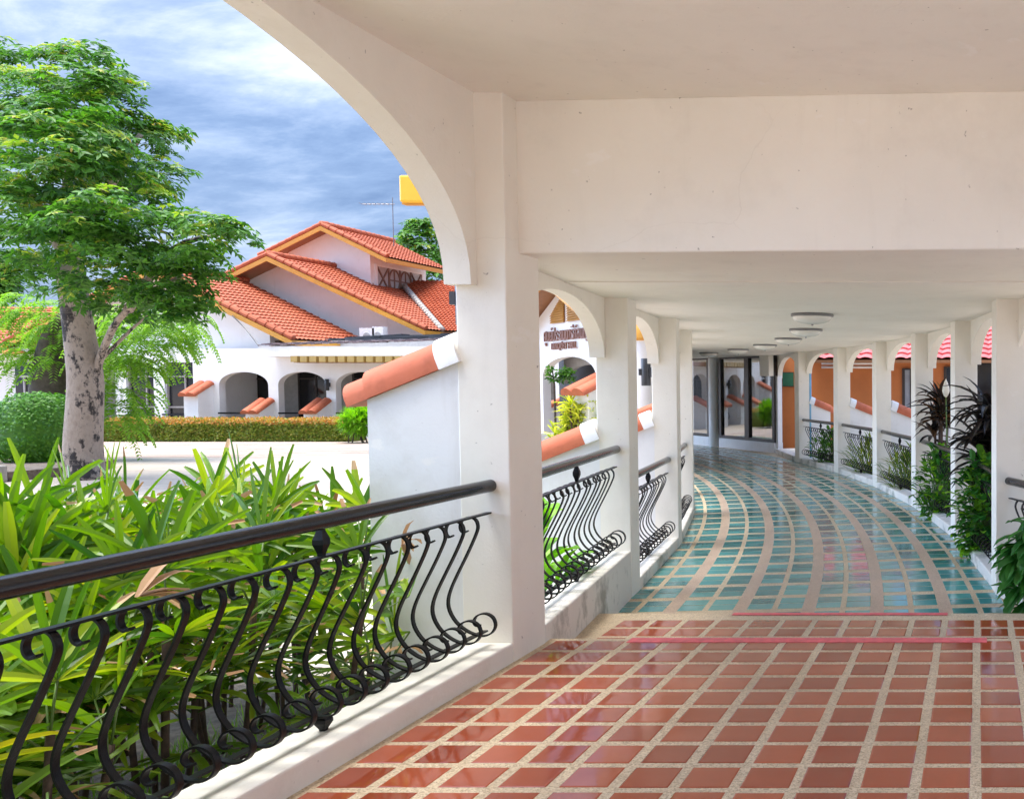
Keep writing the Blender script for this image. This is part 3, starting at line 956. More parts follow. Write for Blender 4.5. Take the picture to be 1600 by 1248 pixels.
# railings in the arches (far away: one piece each)
def far_rail(x0, x1, y, z0, label, h=0.85):
    f = MB(); f.box(x0, x1, y, y + 0.06, z0 + h - 0.06, z0 + h); f.box(x0, x1, y, y + 0.04, z0 + h - 0.22, z0 + h - 0.19); f.box(x0, x1, y, y + 0.04, z0 + 0.1, z0 + 0.13)
    n = max(3, int((x1 - x0) / 0.2))
    for i in range(n + 1):
        x = x0 + (x1 - x0 - 0.03) * i / n
        pts = smoothpath([(x + 0.015, y, z0 + h - 0.2), (x + 0.015, y - 0.12, z0 + 0.3), (x + 0.015, y, z0 + 0.12)], 3)
        f.tube(pts, 0.017, 4)
    f.single('balcony_railing', M['iron'], label, 'railing', 'small railings in the arches of the far hall')
zr = at(400, 644, FY).z
names = ['short black railing in the leftmost arch of the far hall', 'short black railing in the second arch of the far hall',
         'short black railing in the third arch of the far hall beside the bush']
for (a, c), lb in zip([(342, 396), (436, 487), (526, 560)], names):
    far_rail(fx(a), fx(c), FY - 0.09, zr - 0.85, lb)
far_rail(wins[0][0], wins[0][1], FY - 0.05, zr - 0.9, 'short black railing under the dark window half hidden by the feathery tree')
far_rail(wins[1][0] - 0.1, wins[1][1], FY - 0.05, zr - 0.9, 'short black railing under the tall dark window left of the arches')
wall_lamp((fx(306), FY), (0, -1), at(308, 622, FY).z, 'small black lamp on the far hall under the highest little tiled buttress', 1.3)
wall_lamp((fx(514), FY), (0, -1), at(513, 601, FY).z, 'small black lamp on the far hall between the second and third arches', 1.3)
# aerial on the roof
p = at(615, 378, 46); top = at(615, 309, 46)
t = thing('tv_aerial', 'thin television aerial on a mast above the topmost tiled roof', 'aerial', (p.x, 46, p.z - 1.2))
b = MB(); b.tube([(0, 0, 0), (0, 0, top.z - p.z + 1.2)], 0.022, 6); b.build('mast', M['steel'], t, local=True)
h = at(615, 319, 46).z - p.z + 1.2
b = MB(); b.tube([(-1.5, 0, h), (0.1, 0, h)], 0.016, 6)
for i in range(7): b.tube([(-1.45 + 0.22 * i, -0.3, h), (-1.45 + 0.22 * i, 0.3, h)], 0.01, 5)
b.build('antenna', M['steel'], t, local=True)
# cable from the canopy corner
b = MB(); b.tube(smoothpath([at(363, 493, 34.9), at(385, 515, 34.8), at(404, 540, 34.15)], 4), 0.02, 5)
b.single('cable', M['black'], 'thin dark cable sagging across the white gable to the canopy corner', 'cable')
# yellow sign box on a mast whose post stands behind the pier
s0, s1 = at(627, 275, 30), at(700, 317, 30)
t = thing('sign_box', 'yellow box sign high up behind the edge of the wide arch', 'sign', (s1.x + 0.4, 30.1, GZ))
b = MB(); b.tube([(0, 0, 0), (0, 0, s0.z - GZ)], 0.09, 12); b.build('post', M['steel'], t, local=True)
b = MB(); b.box(s0.x - s1.x - 0.4, 0.15, -0.25, 0.15, s1.z - GZ, s0.z - GZ); b.build('panel', M['yellow_sign'], t, local=True, bevel=0.06)
b = MB(); b.box(s0.x - s1.x - 0.43, 0.18, -0.06, 0.2, s1.z - GZ - 0.04, s1.z - GZ + 0.02); b.build('frame', M['yellow'], t, local=True)

# ------------------------------------------------------------------ house at the far left
hs = thing('white_house', 'white house with an orange tiled roof at the far left behind the bushes', 'house', (-40, 38, GZ))
xe = at(47, 560, 36).x
b = MB(); b.box(-60, xe, 36, 36.3, GZ, at(30, 545, 36).z); b.build('wall', M['far_wall'], hs)
b = MB(); b.box(at(88, 560, 38).x, at(190, 560, 38).x, 38, 38.3, GZ, 3.2); b.box(xe, at(100, 560, 38).x, 38.0, 38.25, GZ, 3.0); b.build('wall', M['grey_wall'], hs)
mb = tiled_roof((-60, 35.2, 2.95), (at(46, 540, 35.2).x, 35.2, 2.95), (at(46, 540, 35.2).x + 1.0, 39.6, 4.75), (-60, 39.6, 4.75))
mb.build('roof', [M['roof'], M['soffit']], hs, smooth=True, auto=35)
b = MB(); b.box(-60, at(46, 540, 35.2).x, 35.12, 35.19, 2.78, 3.0); b.build('fascia', M['far_wall'], hs)
x0, x1 = at(24, 600, 35.9).x, at(52, 600, 35.9).x
b = MB(); b.box(x0, x1, 35.9, 35.99, GZ + 0.4, at(30, 567, 35.9).z); wo = b.build('window', M['dark_glass'], hs)
b = MB(); zz = at(30, 588, 35.9).z; b.box(x0, x1, 35.85, 35.899, zz - 0.04, zz + 0.04); b.box((x0 + x1) / 2, (x0 + x1) / 2 + 0.06, 35.851, 35.898, GZ + 0.4, zz); b.build('frame', M['grey_wall'], wo)
b = MB(); q0, q1 = at(0, 553, 35), at(36, 557, 35.0)
b.prism([(q0.x, 34.6, q0.z + .12), (q1.x, 34.6, q1.z), (q1.x, 35.9, q1.z + .35), (q0.x, 35.9, q0.z + .45)], (0, 0, 0.06)); b.build('awning', M['roof'], hs, fix=True)

# ------------------------------------------------------------------ hall front with the Thai sign
fd = V((0.68, -0.733, 0)).normalized(); FD_ = 23.2; fo_ = at(886, 525, FD_); fo_ = V((fo_.x, fo_.y, 0))
FM = frame((fo_.x, fo_.y), (fd.x, fd.y))       # local x to the right along the front, local y away from us
front = thing('gabled_hall_front', 'white gabled front with yellow louvres, brown lettering and a wide arch', 'building', (fo_.x, fo_.y, GZ))
def fz(py): return at(886, py, FD_).z
ap, ez = fz(441), fz(497)
sl_ = (ap - ez) / 2.6
KF = FD_ / 27.0
b = MB(); b.M = FM
aw, azs, ars = 2.12 * KF, fz(589), fz(557) - fz(589)
zt_ = fz(504)
b.box(-4.0, -aw, 0, 0.2, GZ, zt_); b.box(aw, 3.1, 0, 0.2, GZ, zt_)
arch_panel(b, (-aw, 0, 0), (aw, 0, 0), (0, 1, 0), 0.2, azs, ars, zt_, 0, 0, 24)
b.prism([(-2.6, 0, zt_), (2.6, 0, zt_), (0, 0, ap)], (0, 0.2, 0))
b.build('wall', M['far_wall'], front, fix=True)
b = MB(); b.M = FM
b.box(-4.0, 3.4, 1.15, 1.25, GZ, zt_ - .1); b.box(-4.0, 3.4, 0.2, 1.25, zt_ - .1, zt_); b.build('wall', M['dark'], front)  # near-black wall: the darkness of the passage is painted in its colour
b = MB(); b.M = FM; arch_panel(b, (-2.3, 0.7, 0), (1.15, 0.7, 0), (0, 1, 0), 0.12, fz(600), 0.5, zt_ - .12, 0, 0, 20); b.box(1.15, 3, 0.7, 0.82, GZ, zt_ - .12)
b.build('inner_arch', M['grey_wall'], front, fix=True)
lz0, lz1 = fz(503), fz(459)
LW = 1.22 * KF
for s in (-1, 1):
    f = MB(); f.M = FM
    f.add([(s * 0.10, -0.012, lz0), (s * LW, -0.012, lz0), (s * LW, -0.012, lz0 + 0.18), (s * 0.10, -0.012, lz1)], [(0, 1, 2, 3)])
    lo = f.build('louvre', M['soffit'], front)
    f = MB(); f.M = FM; n = 12
    for i in range(n):
        z = lz0 + (lz1 - lz0) * i / n
        xe_ = LW if z < lz0 + 0.18 else 0.10 + (LW - .1) * (lz1 - z) / (lz1 - lz0 - 0.18)
        if xe_ < 0.16: continue
        f.prism([(s * 0.10, -0.015, z + 0.05), (s * xe_, -0.015, z + 0.05), (s * xe_, -0.06, z), (s * 0.10, -0.06, z)], (0, 0, 0.014))
    f.build('slat', M['yellow'], lo, fix=True)
for s in (-1, 1):
    f = MB(); f.M = FM; X = s * 3.5; Z = ap - sl_ * 3.5
    q = [FM @ V(p) for p in ((X, -0.5, Z), (X, 0.75, Z), (0, 0.75, ap + 0.12), (0, -0.5, ap + 0.12))]
    if s < 0: q = [q[1], q[0], q[3], q[2]]
    mb = tiled_roof(*q); rake_caps(mb, FM @ V((0, -0.48, ap + 0.3)), FM @ V((X, -0.48, Z + 0.16)))
    ro = mb.build('roof', [M['roof'], M['soffit']], front, smooth=True, auto=35)
    f.prism([(0, -0.55, ap + 0.16), (0, -0.55, ap - 0.10), (X, -0.55, Z - 0.22), (X, -0.55, Z + 0.04)], (0, 0.05, 0)); f.build('fascia', M['yellow'], ro, fix=True)
# yellow rounded oriel roof at its right end
o = FM @ V((6.0, -0.6, 0)); t0 = at(1003, 532, 24)
b = MB(); b.lathe([(0.0, 0.50), (0.14, 0.46), (0.26, 0.32), (0.33, 0.14), (0.35, 0.0), (0.30, -0.05), (0.0, -0.05)], (at(1002, 532, 20.4).x, 20.4, at(1002, 529, 20.4).z), 28)
b.build('oriel_roof', M['yellow'], front, smooth=True, auto=50)
b = MB(); b.lathe([(0.26, -3.2), (0.26, -0.05)], (at(1002, 532, 20.4).x, 20.4, at(1002, 529, 20.4).z), 28); b.build('oriel_wall', M['far_wall'], front, smooth=True)
# lettering
def letters(body, size, u, z, name_, parent, sx=1.0):
    cu = bpy.data.curves.new(name_, 'FONT'); cu.body = body; cu.size = size; cu.align_x = 'CENTER'; cu.extrude = 0.02; cu.offset = 0.0
    o = bpy.data.objects.new(name_, cu); col.objects.link(o)
    dg = bpy.context.evaluated_depsgraph_get(); me = bpy.data.meshes.new_from_object(o.evaluated_get(dg))
    bpy.data.objects.remove(o); me.name = name_; me.materials.clear(); me.materials.append(M['bronze'])
    q = FM @ V((u, -0.04, z))
    k = bpy.data.objects.new(name_, me); col.objects.link(k)
    k.matrix_world = Matrix.Translation(q) @ Matrix.Rotation(math.atan2(fd.y, fd.x), 4, 'Z') @ Matrix.Rotation(R(90), 4, 'X') @ Matrix.Diagonal((sx, 1, 1, 1))
    return k
k = letters('ศูนย์ประชุมดารีก์อนญ', 0.52 * KF, 0, fz(531), 'sign_lettering', None, 0.80)
setp(k, 'upper row of brown Thai letters on the white gabled front', 'sign')
k = letters('BANQUET HALL', 0.28 * KF, -0.12, fz(545), 'sign_lettering', None)
setp(k, 'lower row of small brown capital letters below the Thai writing', 'sign')
q = FM @ V((3.4, 0, 0)); Mx = frame((q.x, q.y), (-fd.x, -fd.y))
bo = None
Mx = frame((FM @ V((2.75, 0, 0))).to_2d(), (-0.45, -0.9)); zt = fz(588)
qb = MB(); qb.M = Mx; qb.prism([(-0.02, -0.3, GZ), (0.9, -0.3, GZ), (0.9, -0.3, zt - 0.9 * 0.4), (-0.02, -0.3, zt + 0.01)], (0, 0.6, 0))
bo = qb.build('buttress', M['far_wall'], front, fix=True)
for yy in (-0.17, 0.17):
    k = MB(); barrel(k, Mx @ Matrix.Translation((0, yy, 0)), zt, 0.0, 1.15, 0.18, 0.17, R(22)); k.build('roof_tile', M['cap_tile'], bo, smooth=True, fix=True, auto=40)

# ------------------------------------------------------------------ dark glass front at the far end
LA, LB = V((-9.25, 30.4, 0)), V((-6.30, 27.14, 0))      # line of the glass front on the floor
LU = (LB - LA).normalized(); LN = V((-LU.y, LU.x, 0))        # LN points out of the walkway
def lp(px):
    """how far along the glass front pixel column px meets it"""
    k = (px - VPX) / FL
    return (k * LA.y - LA.x) / (LU.x - k * LU.y)
gp = LA + LU * lp(1165)
gl = thing('glass_front_building', 'dark framed glass front with a white half column at the end of the walkway', 'building', (gp.x, gp.y, ZT))
GM = frame((LA.x, LA.y), (LU.x, LU.y))
def gbox(mb, u0, u1, n0, n1, z0, z1):
    mb.M = GM; mb.box(min(u0, u1), max(u0, u1), n0, n1, z0, z1)
uA, uC, uD, uE = lp(1210.5), lp(1124), lp(1108), lp(1080)
uB = lp(1167); uF = uE - 3.0
for i, (u0, u1) in enumerate(((uC, uA), (uF, uD))):
    b = MB(); gbox(b, u0, u1, -0.03, 0.25, -0.40, ZT + 0.29); b.build('plinth', M['wall_out'], gl, fix=True)
    us = [u0, uB, u1] if i == 0 else [u0, (u0 + u1) / 2 - .3, u1]
    for a, c in zip(us, us[1:]):
        e = 0.13; f = MB(); z0, z1 = ZT + 0.29, ZC
        gbox(f, a, a + e, -0.02, 0.08, z0, z1); gbox(f, c - e, c, -0.02, 0.08, z0, z1)
        gbox(f, a + e, c - e, -0.015, 0.078, z0, z0 + 0.09); gbox(f, a + e, c - e, -0.015, 0.078, z1 - 0.05, z1 + 0.01)
        w_ = f.build('window', M['brown_frame'], gl, fix=True)
        f = MB(); f.M = GM; f.add([(a + e, 0.04, z0 + .09), (c - e, 0.04, z0 + .09), (c - e, 0.04, z1 - .05), (a + e, 0.04, z1 - .05)], [(0, 1, 2, 3)])
        f.build('pane', M['glass'], w_)
def lpn(px, n):
    k = (px - VPX) / FL; o = LA + LN * n
    return (k * o.y - o.x) / (LU.x - k * LU.y)
b = MB(); gbox(b, max(uA + .005, lpn(1209, .05)), lpn(1222, .17), 0.03, 0.17, -0.4, 1.86); b.build('jamb', M['wall_out'], gl, fix=True)
b = MB(); gbox(b, lp(1196.5), uA + .02, -0.19, -0.04, 1.86, ZC + .02); b.build('shoulder_wall', M['wall'], gl, fix=True)
b = MB(); pc = GM @ V(((uC + uD) / 2, 0, 0)); b.lathe([(0.17, -0.4), (0.17, 2.5)], (pc.x, pc.y, 0), 24); b.build('half_column', M['wall_out'], gl, smooth=True)
b = MB(); gbox(b, uF, uA - 2.6, 1.6, 1.75, -0.4, 2.6); b.plan([(uA - .14, .25), (uA - .02, .25), (uA - 2.55, 1.72), (uA - 2.65, 1.62)], -0.4, 2.6); gbox(b, uC - .2, uC - .1, .25, 1.6, -.4, 2.6); b.build('back_wall', M['grey_wall'], gl, fix=True)
b = MB(); gbox(b, uF, uC - .21, 1.5, 1.59, -0.3, 2.5); b.build('painted_dark_room', M['dark'], gl, fix=True)  # near-black sheet, paints the unlit room behind the left panes
b = MB(); b.M = GM; b.plan([(uF, .26), (uA - .15, .26), (uA - 2.6, 1.59), (uF, 1.59)], ZT - 0.02, ZT); b.build('inner_floor', M['ledge'], gl, fix=True)
b = MB(); gbox(b, uF, uA, -.3, .3, ZC + 0.31, ZC + 0.5); b.plan([(uF, .1), (uA, .1), (uA - 2.6, 1.8), (uF, 1.8)], ZC + 0.012, ZC + 0.3); b.build('roof_slab', M['wall_out'], gl, fix=True)
b = MB(); b.M = GM
for i in range(24):
    w_ = (uB - uC - .4) / 24; u = uC + .2 + w_ * i
    b.add([(u, .5 + .04 * (i % 2), ZT + .9), (u + w_, .5 + .04 * ((i + 1) % 2), ZT + .9), (u + w_, .5 + .04 * ((i + 1) % 2), 2.4), (u, .5 + .04 * (i % 2), 2.4)], [(0, 1, 2, 3)])
b.build('curtain', M['curtain'], gl, smooth=True)

# ------------------------------------------------------------------ orange house on the right
oh = thing('orange_house', 'orange brown house with a pinkish red tiled roof behind the right colonnade', 'house', (-1, 28.5, GZ))
OY = 28.0
def ox(px): return at(px, 600, OY).x
b = MB(); b.box(ox(1205), 6.0, OY, OY + 0.25, GZ, 2.75); b.build('wall', M['orange_wall'], oh)
b = MB(); b.box(ox(1205), 6.0, OY + 0.3, OY + 6, GZ, 2.6); b.build('wall', M['orange_wall'], oh)
mb = tiled_roof((ox(1262), OY - 1.0, 2.26), (7.0, OY - 1.0, 2.26), (7.0, OY + 3.2, 3.95), (ox(1262), OY + 3.2, 3.95), row=0.42, barrel_w=0.34)
ro = mb.build('roof', [M['pink_roof'], M['soffit']], oh, smooth=True, auto=35)
b = MB(); rake_caps(b, (ox(1262), OY + 3.2, 4.16), (7, OY + 3.2, 4.16), 0.17, 0.42); b.build('ridge_cap', M['cap_tile'], oh, smooth=True)
for kind, p0, p1, z1, mat in (('door', 1412, 1424, 2.05, 'bluegrey'), ('door', 1477, 1498, 2.1, 'dark_glass'), ('window', 1518, 1556, 2.25, 'dark_glass')):
    z0 = GZ if kind == 'door' else 0.3
    f = MB(); f.box(ox(p0), ox(p1), OY - 0.05, OY - 0.003, z0, z1); d_ = f.build(kind, M[mat], oh)
    f = MB()
    for x in (ox(p0), ox(p1)): f.box(x - 0.04, x + 0.04, OY - 0.09, OY - 0.051, z0, z1 + 0.05)
    f.box(ox(p0) + .041, ox(p1) - .041, OY - 0.09, OY - 0.051, z1, z1 + 0.05); f.build('frame', M['brown_frame'], d_)
f = MB()
for z in (2.13, 2.24): f.tube([(ox(1285), OY - 0.12, z), (ox(1365), OY - 0.12, z)], 0.035, 8)
f.build('gutter_pipe', M['far_wall'], oh, smooth=True)
p = at(1231, 593, OY - 0.02)
t = thing('notice_board', 'small dark green notice on the orange wall in the far doorway', 'sign', (p.x, OY, p.z))
f = MB(); f.box(-0.16, 0.17, -0.03, -0.004, -0.19, 0.2); f.build('panel', M['green_sign'], t, local=True)
f = MB(); f.box(-0.17, 0.18, -0.035, -0.001, -0.21, -0.191); f.box(-0.17, 0.18, -0.035, -0.001, 0.201, 0.22); f.build('frame', M['black'], t, local=True)
p = pol(RR + 0.62, RTH[5] - 0.012); q = at(1265, 600, p.y)
b = MB(); b.tube([(q.x, p.y, GZ), (q.x, p.y, 2.5)], 0.045, 12)
b.single('drain_pipe', M['bluepipe'], 'pale blue pipe standing upright beside the far right railing', 'pipe', smooth=True)
# ------------------------------------------------------------------ planting
rg = random.Random(11)
def rv(s=1.0): return V((rg.gauss(0, 1), rg.gauss(0, 1), rg.gauss(0, 1))) * s
def runit():
    while True:
        v = V((rg.uniform(-1, 1), rg.uniform(-1, 1), rg.uniform(-1, 1)))
        if 0.05 < v.length < 1: return v.normalized()
def kite(mb, p, d, n, L, W, mi=0, droop=0.15):
    """one leaf: four corners, slightly folded down at the tip"""
    d = d.normalized(); s = d.cross(n)
    if s.length < 1e-4: s = V((1, 0, 0))
    s.normalize()
    m = p + d * L * 0.45
    t = p + d * L - n * L * droop
    mb.v.extend([tuple(p), tuple(m - s * W / 2), tuple(t), tuple(m + s * W / 2)])
    k = len(mb.v); mb.f.append((k - 4, k - 3, k - 2, k - 1)); mb.m.append(mi)
def rosette(mb, p, n, r, k, mi=0, w=0.34, spread=0.35):
    """spray of leaves round a twig end"""
    n = n.normalized()
    a = n.cross(V((0.3, 0.9, 0.1)))
    if a.length < 1e-3: a = n.cross(V((1, 0, 0)))
    a.normalize(); b_ = n.cross(a)
    ph = rg.uniform(0, 6.28)
    for i in range(k):
        t = ph + 6.283 * i / k + rg.uniform(-0.3, 0.3)
        d = a * math.cos(t) + b_ * math.sin(t) + n * rg.uniform(-spread, spread)
        L = r * rg.uniform(0.7, 1.15)
        kite(mb, p + d * r * 0.08, d, (n + rv(0.25)).normalized(), L, L * w, mi, rg.uniform(0.05, 0.4))
def strap(mb, p, d, L, W, droop, nseg=4, mi=0, fold=0.25, blunt=0.5, n0=None, tip=None):
    """long blade that bends over by its own weight"""
    d = d.normalized(); pos = V(p)
    up = n0 if n0 is not None else V((0, 0, 1))
    s = d.cross(up)
    if s.length < 1e-3: s = d.cross(V((1, 0, 0)))
    s.normalize()
    rows = []
    for i in range(nseg + 1):
        t = i / nseg
        w = W * (0.35 + 0.65 * min(1, t * 3.2)) if t < 0.75 else W * (1 - (t - 0.75) / 0.25 * (1 - blunt))
        nn = s.cross(d).normalized()
        rows.append((pos - s * w / 2 + nn * w * fold, pos, pos + s * w / 2 + nn * w * fold))
        pos = pos + d * (L / nseg)
        d = (d + V((0, 0, -droop / nseg * (0.4 + 1.6 * t)))).normalized()
    k = len(mb.v)
    for r in rows: mb.v.extend([tuple(q) for q in r])
    for i in range(nseg):
        a = k + 3 * i
        mm = tip if (tip is not None and i == nseg - 1) else mi
        mb.f.append((a, a + 1, a + 4, a + 3)); mb.m.append(mm)
        mb.f.append((a + 1, a + 2, a + 5, a + 4)); mb.m.append(mm)

# ---- the mottled tree
TY = 19.8
tb, t1, t2, t3 = at(133, 742, TY), at(136, 600, TY), at(110, 440, TY), at(105, 300, TY)
tree = thing('shade_tree', 'tall leafy tree with a pale blotched trunk leaning left in the courtyard', 'tree', (tb.x, tb.y, -0.36))
b = MB()
pth = smoothpath([V((tb.x, TY, -0.40)), V((tb.x - .02, TY, 0.3)), t1, at(122, 520, TY), t2, at(106, 380, TY), t3], 5)
n = len(pth); rad = [0.43 if i == 0 else 0.335 - 0.15 * (i / n) for i in range(n)]
rad[1] = 0.365
b.tube(pth, rad, 22)
for i, p in enumerate(b.v):
    q = V(p); a = math.atan2(q.y - TY, q.x - tb.x)
    f = noise.noise(V((q.x * 2.3, q.y * 2.3, q.z * 0.5))) * 0.07
    cx = min(pth, key=lambda c: (c - q).length); o = (q - cx)
    if o.length > 1e-4: q = q + o.normalized() * f
    b.v[i] = tuple(q)
b.build('trunk', M['bark'], tree, smooth=True)
def limb(pts, r0, r1, mat='bark', parent=tree):
    b = MB(); P = smoothpath(pts, 4); n = len(P)
    b.tube(P, [r0 + (r1 - r0) * i / (n - 1) for i in range(n)], 10)
    b.build('limb', M[mat], parent, smooth=True)
limb([at(143, 605, TY), at(160, 550, TY), at(185, 500, TY - .2), at(225, 465, TY - .4), at(285, 430, TY - .6)], 0.085, 0.035)
limb([at(160, 560, TY + .05), at(205, 515, TY + .3), at(235, 490, TY + .4)], 0.04, 0.02)
limb([at(106, 400, TY), at(60, 330, TY - .5), at(25, 270, TY - .8)], 0.14, 0.05)
limb([at(106, 380, TY), at(170, 290, TY + .4), at(220, 210, TY + .5)], 0.15, 0.05)
limb([at(105, 310, TY), at(115, 230, TY), at(110, 170, TY)], 0.12, 0.03)
limb([at(200, 485, TY - .3), at(270, 390, TY - .6), at(350, 365, TY - .8)], 0.09, 0.03)
blobs = [(105, 190, 95, 0), (120, 160, 60, -.5), (150, 215, 60, -.8), (90, 240, 70, -1.0), (170, 130, 40, -.2), (35, 170, 60, -.4), (60, 320, 60, -1.0), (180, 350, 60, -1.2),  (60, 250, 105, -.5), (200, 255, 80, .4), (120, 300, 110, -.7), (20, 335, 95, .3), (215, 330, 75, -.6),
         (110, 115, 58, .2), (55, 140, 50, .5), (205, 150, 46, .3), (150, 95, 36, 0), (150, 395, 90, -.9), (225, 415, 75, -.3), (60, 400, 62, .2),
         (290, 375, 62, -.8), (350, 365, 48, -.9), (385, 360, 33, -1.0), (270, 445, 55, -.5), (310, 460, 34, -.7), (235, 475, 45, .2), (10, 420, 45, -.4), (15, 200, 60, .6),
         (255, 210, 38, .4), (262, 280, 42, .2), (165, 460, 38, -.3), (325, 415, 40, -.6), (305, 490, 24, -.6), (20, 90, 40, 0.8)]
b = MB(); mpp = TY / FL
for (px, py, r, dy) in blobs:
    px2 = px if px < 150 else px - 0.11 * (px - 150) - 6
    c = at(px2, py, TY + dy * 2.2); rr = r * mpp * 0.88
    cnt = int(5 + 23 * (rr ** 1.9))
    for i in range(cnt):                     # layered clumps: flat plates of sprays, fresh shoots on top
        u = runit()
        rad_ = rr * (0.45 + 0.60 * rg.random() ** 0.5) * (1 + 0.22 * noise.noise(u * 2.2 + c))
        p = c + V((u.x, u.y, u.z * 0.85)) * rad_
        nrm = (V((0, 0, 1.0)) + u * 0.5 + rv(0.18)).normalized()
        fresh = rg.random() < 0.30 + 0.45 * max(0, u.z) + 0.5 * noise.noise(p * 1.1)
        cr = rg.uniform(0.22, 0.42)
        for q in range(9):
            a = rg.uniform(0, 6.283); f = math.sqrt(rg.random()) * cr
            o = V((math.cos(a) * f, math.sin(a) * f, 0.10 * (1 - (f / cr) ** 2) + rg.gauss(0, 0.05) - 0.18 * f))
            o += V((nrm.x, nrm.y, 0)) * -o.z * 0.3
            top = o.z > 0.02
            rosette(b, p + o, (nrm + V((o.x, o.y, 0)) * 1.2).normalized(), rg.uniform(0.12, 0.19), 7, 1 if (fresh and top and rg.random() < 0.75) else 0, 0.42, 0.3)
crown = b.build('crown', [M['tree_leaf'], M['tree_young']], tree)
# kerbed bed round the tree
t = thing('tree_bed_edging', 'low grey stone edging round the bed of the blotched tree', 'stone edging', (tb.x, TY, -0.36))
e0, e1 = at(0, 748, 20.5), at(70, 748, 20.5)
for i in range(7):
    a = e1.x + 0.5 - i * 0.95
    q = MB(); q.box(a - 0.92, a, 18.9, 19.25, -0.36, -0.02 + 0.02 * (i % 2)); q.build('stone_block', M['stone'], t, bevel=0.03)
q = MB(); q.plan([(e1.x + .5, 19.25), (e1.x + .6, 21), (e1.x - .3, 22.5), (e1.x - 9, 22.5), (e1.x - 6.5, 19.25)], -0.36, -0.16); setp(q.build('tree_bed_soil', M['soil']), kind='structure')

# ---- feathery light green tree behind it
FYT = 24.5
p = at(85, 640, FYT)
ft = thing('feathery_tree', 'light green feathery tree with hanging sprays behind the blotched trunk', 'tree', (p.x, FYT, -0.36))
b = MB(); b.tube(smoothpath([V((p.x, FYT, -0.4)), at(85, 600, FYT), at(95, 520, FYT), at(140, 470, FYT)], 5), [0.62 - 0.03 * i for i in range(16)], 14); b.build('trunk', M['dark_bark'], ft, smooth=True)
limb([at(95, 530, FYT), at(180, 500, FYT), at(260, 500, FYT)], 0.14, 0.04, 'dark_bark', ft)
b = MB(); mp2 = FYT / FL
for (px, py, r, cnt) in ((70, 490, 45, 60), (45, 545, 42, 60), (95, 560, 40, 45), (110, 500, 45, 45), (225, 510, 46, 70), (275, 505, 34, 40), (205, 560, 36, 56), (245, 535, 26, 26), (182, 615, 24, 44), (182, 655, 20, 34), (180, 560, 36, 40)):
    c = at(px, py, FYT); rr = r * mp2
    for i in range(cnt):
        u = runit(); p = c + u * rr * rg.uniform(0.3, 1.0)
        d = (V((u.x, u.y, 0)) * 0.9 + V((0, 0, 0.35)) + rv(0.25)).normalized()
        L = rg.uniform(0.6, 1.1); nn = 12; pos = p
        for k in range(nn):
            pos = pos + d * L / nn
            d = (d + V((0, 0, -0.22))).normalized()
            s = d.cross(V((0, 0, 1))); s = s.normalized() if s.length > 1e-3 else V((1, 0, 0))
            for sg in (-1, 1):
                kite(b, pos, s * sg + d * 0.55 + V((0, 0, -.15)), V((0, 0, 1)) + rv(.2), 0.17 * (1 - 0.5 * k / nn), 0.055, 0, 0.2)
b.build('crown', M['feather'], ft)

# ---- tree behind the hall roof
BT = 56.0
p = at(652, 600, BT)
bt = thing('roundish_tree', 'green leafy tree rising behind the hall roof next to the arch edge', 'tree', (p.x, BT, -0.36))
b = MB(); b.tube([V((p.x, BT, -.4)), at(652, 480, BT), at(655, 400, BT)], [0.4, 0.3, 0.12], 10); b.build('trunk', M['dark_bark'], bt, smooth=True)
b = MB()
for (px, py, r) in ((650, 372, 28), (632, 385, 20), (672, 395, 34), (690, 430, 36), (655, 420, 30), (700, 380, 30), (645, 352, 12), (664, 352, 12)):
    c = at(px, py, BT); rr = r * BT / FL
    for i in range(int(30 * rr ** 1.6) + 20):
        u = runit(); p = c + u * rr * (0.5 + 0.55 * rg.random()); 
        rosette(b, p, V((0, 0, 1)) + u * 0.7, rg.uniform(0.28, 0.45), 7, 1 if (u.z > 0.2 and rg.random() < 0.3) else 0, 0.45)
b.build('crown', [M['tree_leaf'], M['tree_young']], bt)
# distant trees at the far left edge
for px, py, r, lb in ((-25, 430, 45, 'dark tree at the left edge of the picture behind the white house'), ):
    Y = 46; p = at(px, 600, Y)
    q = thing('distant_tree', lb, 'tree', (p.x, Y, -0.36))
    b = MB(); b.tube([V((p.x, Y, -.4)), at(px, 450, Y)], [0.3, 0.15], 8); b.build('trunk', M['dark_bark'], q, smooth=True)
    b = MB()
    for k in range(5):
        c = at(px + rg.uniform(-20, 25), py + rg.uniform(-30, 30), Y); rr = r * Y / FL * 0.7
        for i in range(110):
            u = runit(); rosette(b, c + u * rr * (0.4 + 0.6 * rg.random()), V((0, 0, 1)) + u * .6, 0.4, 6, 0, 0.45)
    b.build('crown', M['tree_leaf'], q)

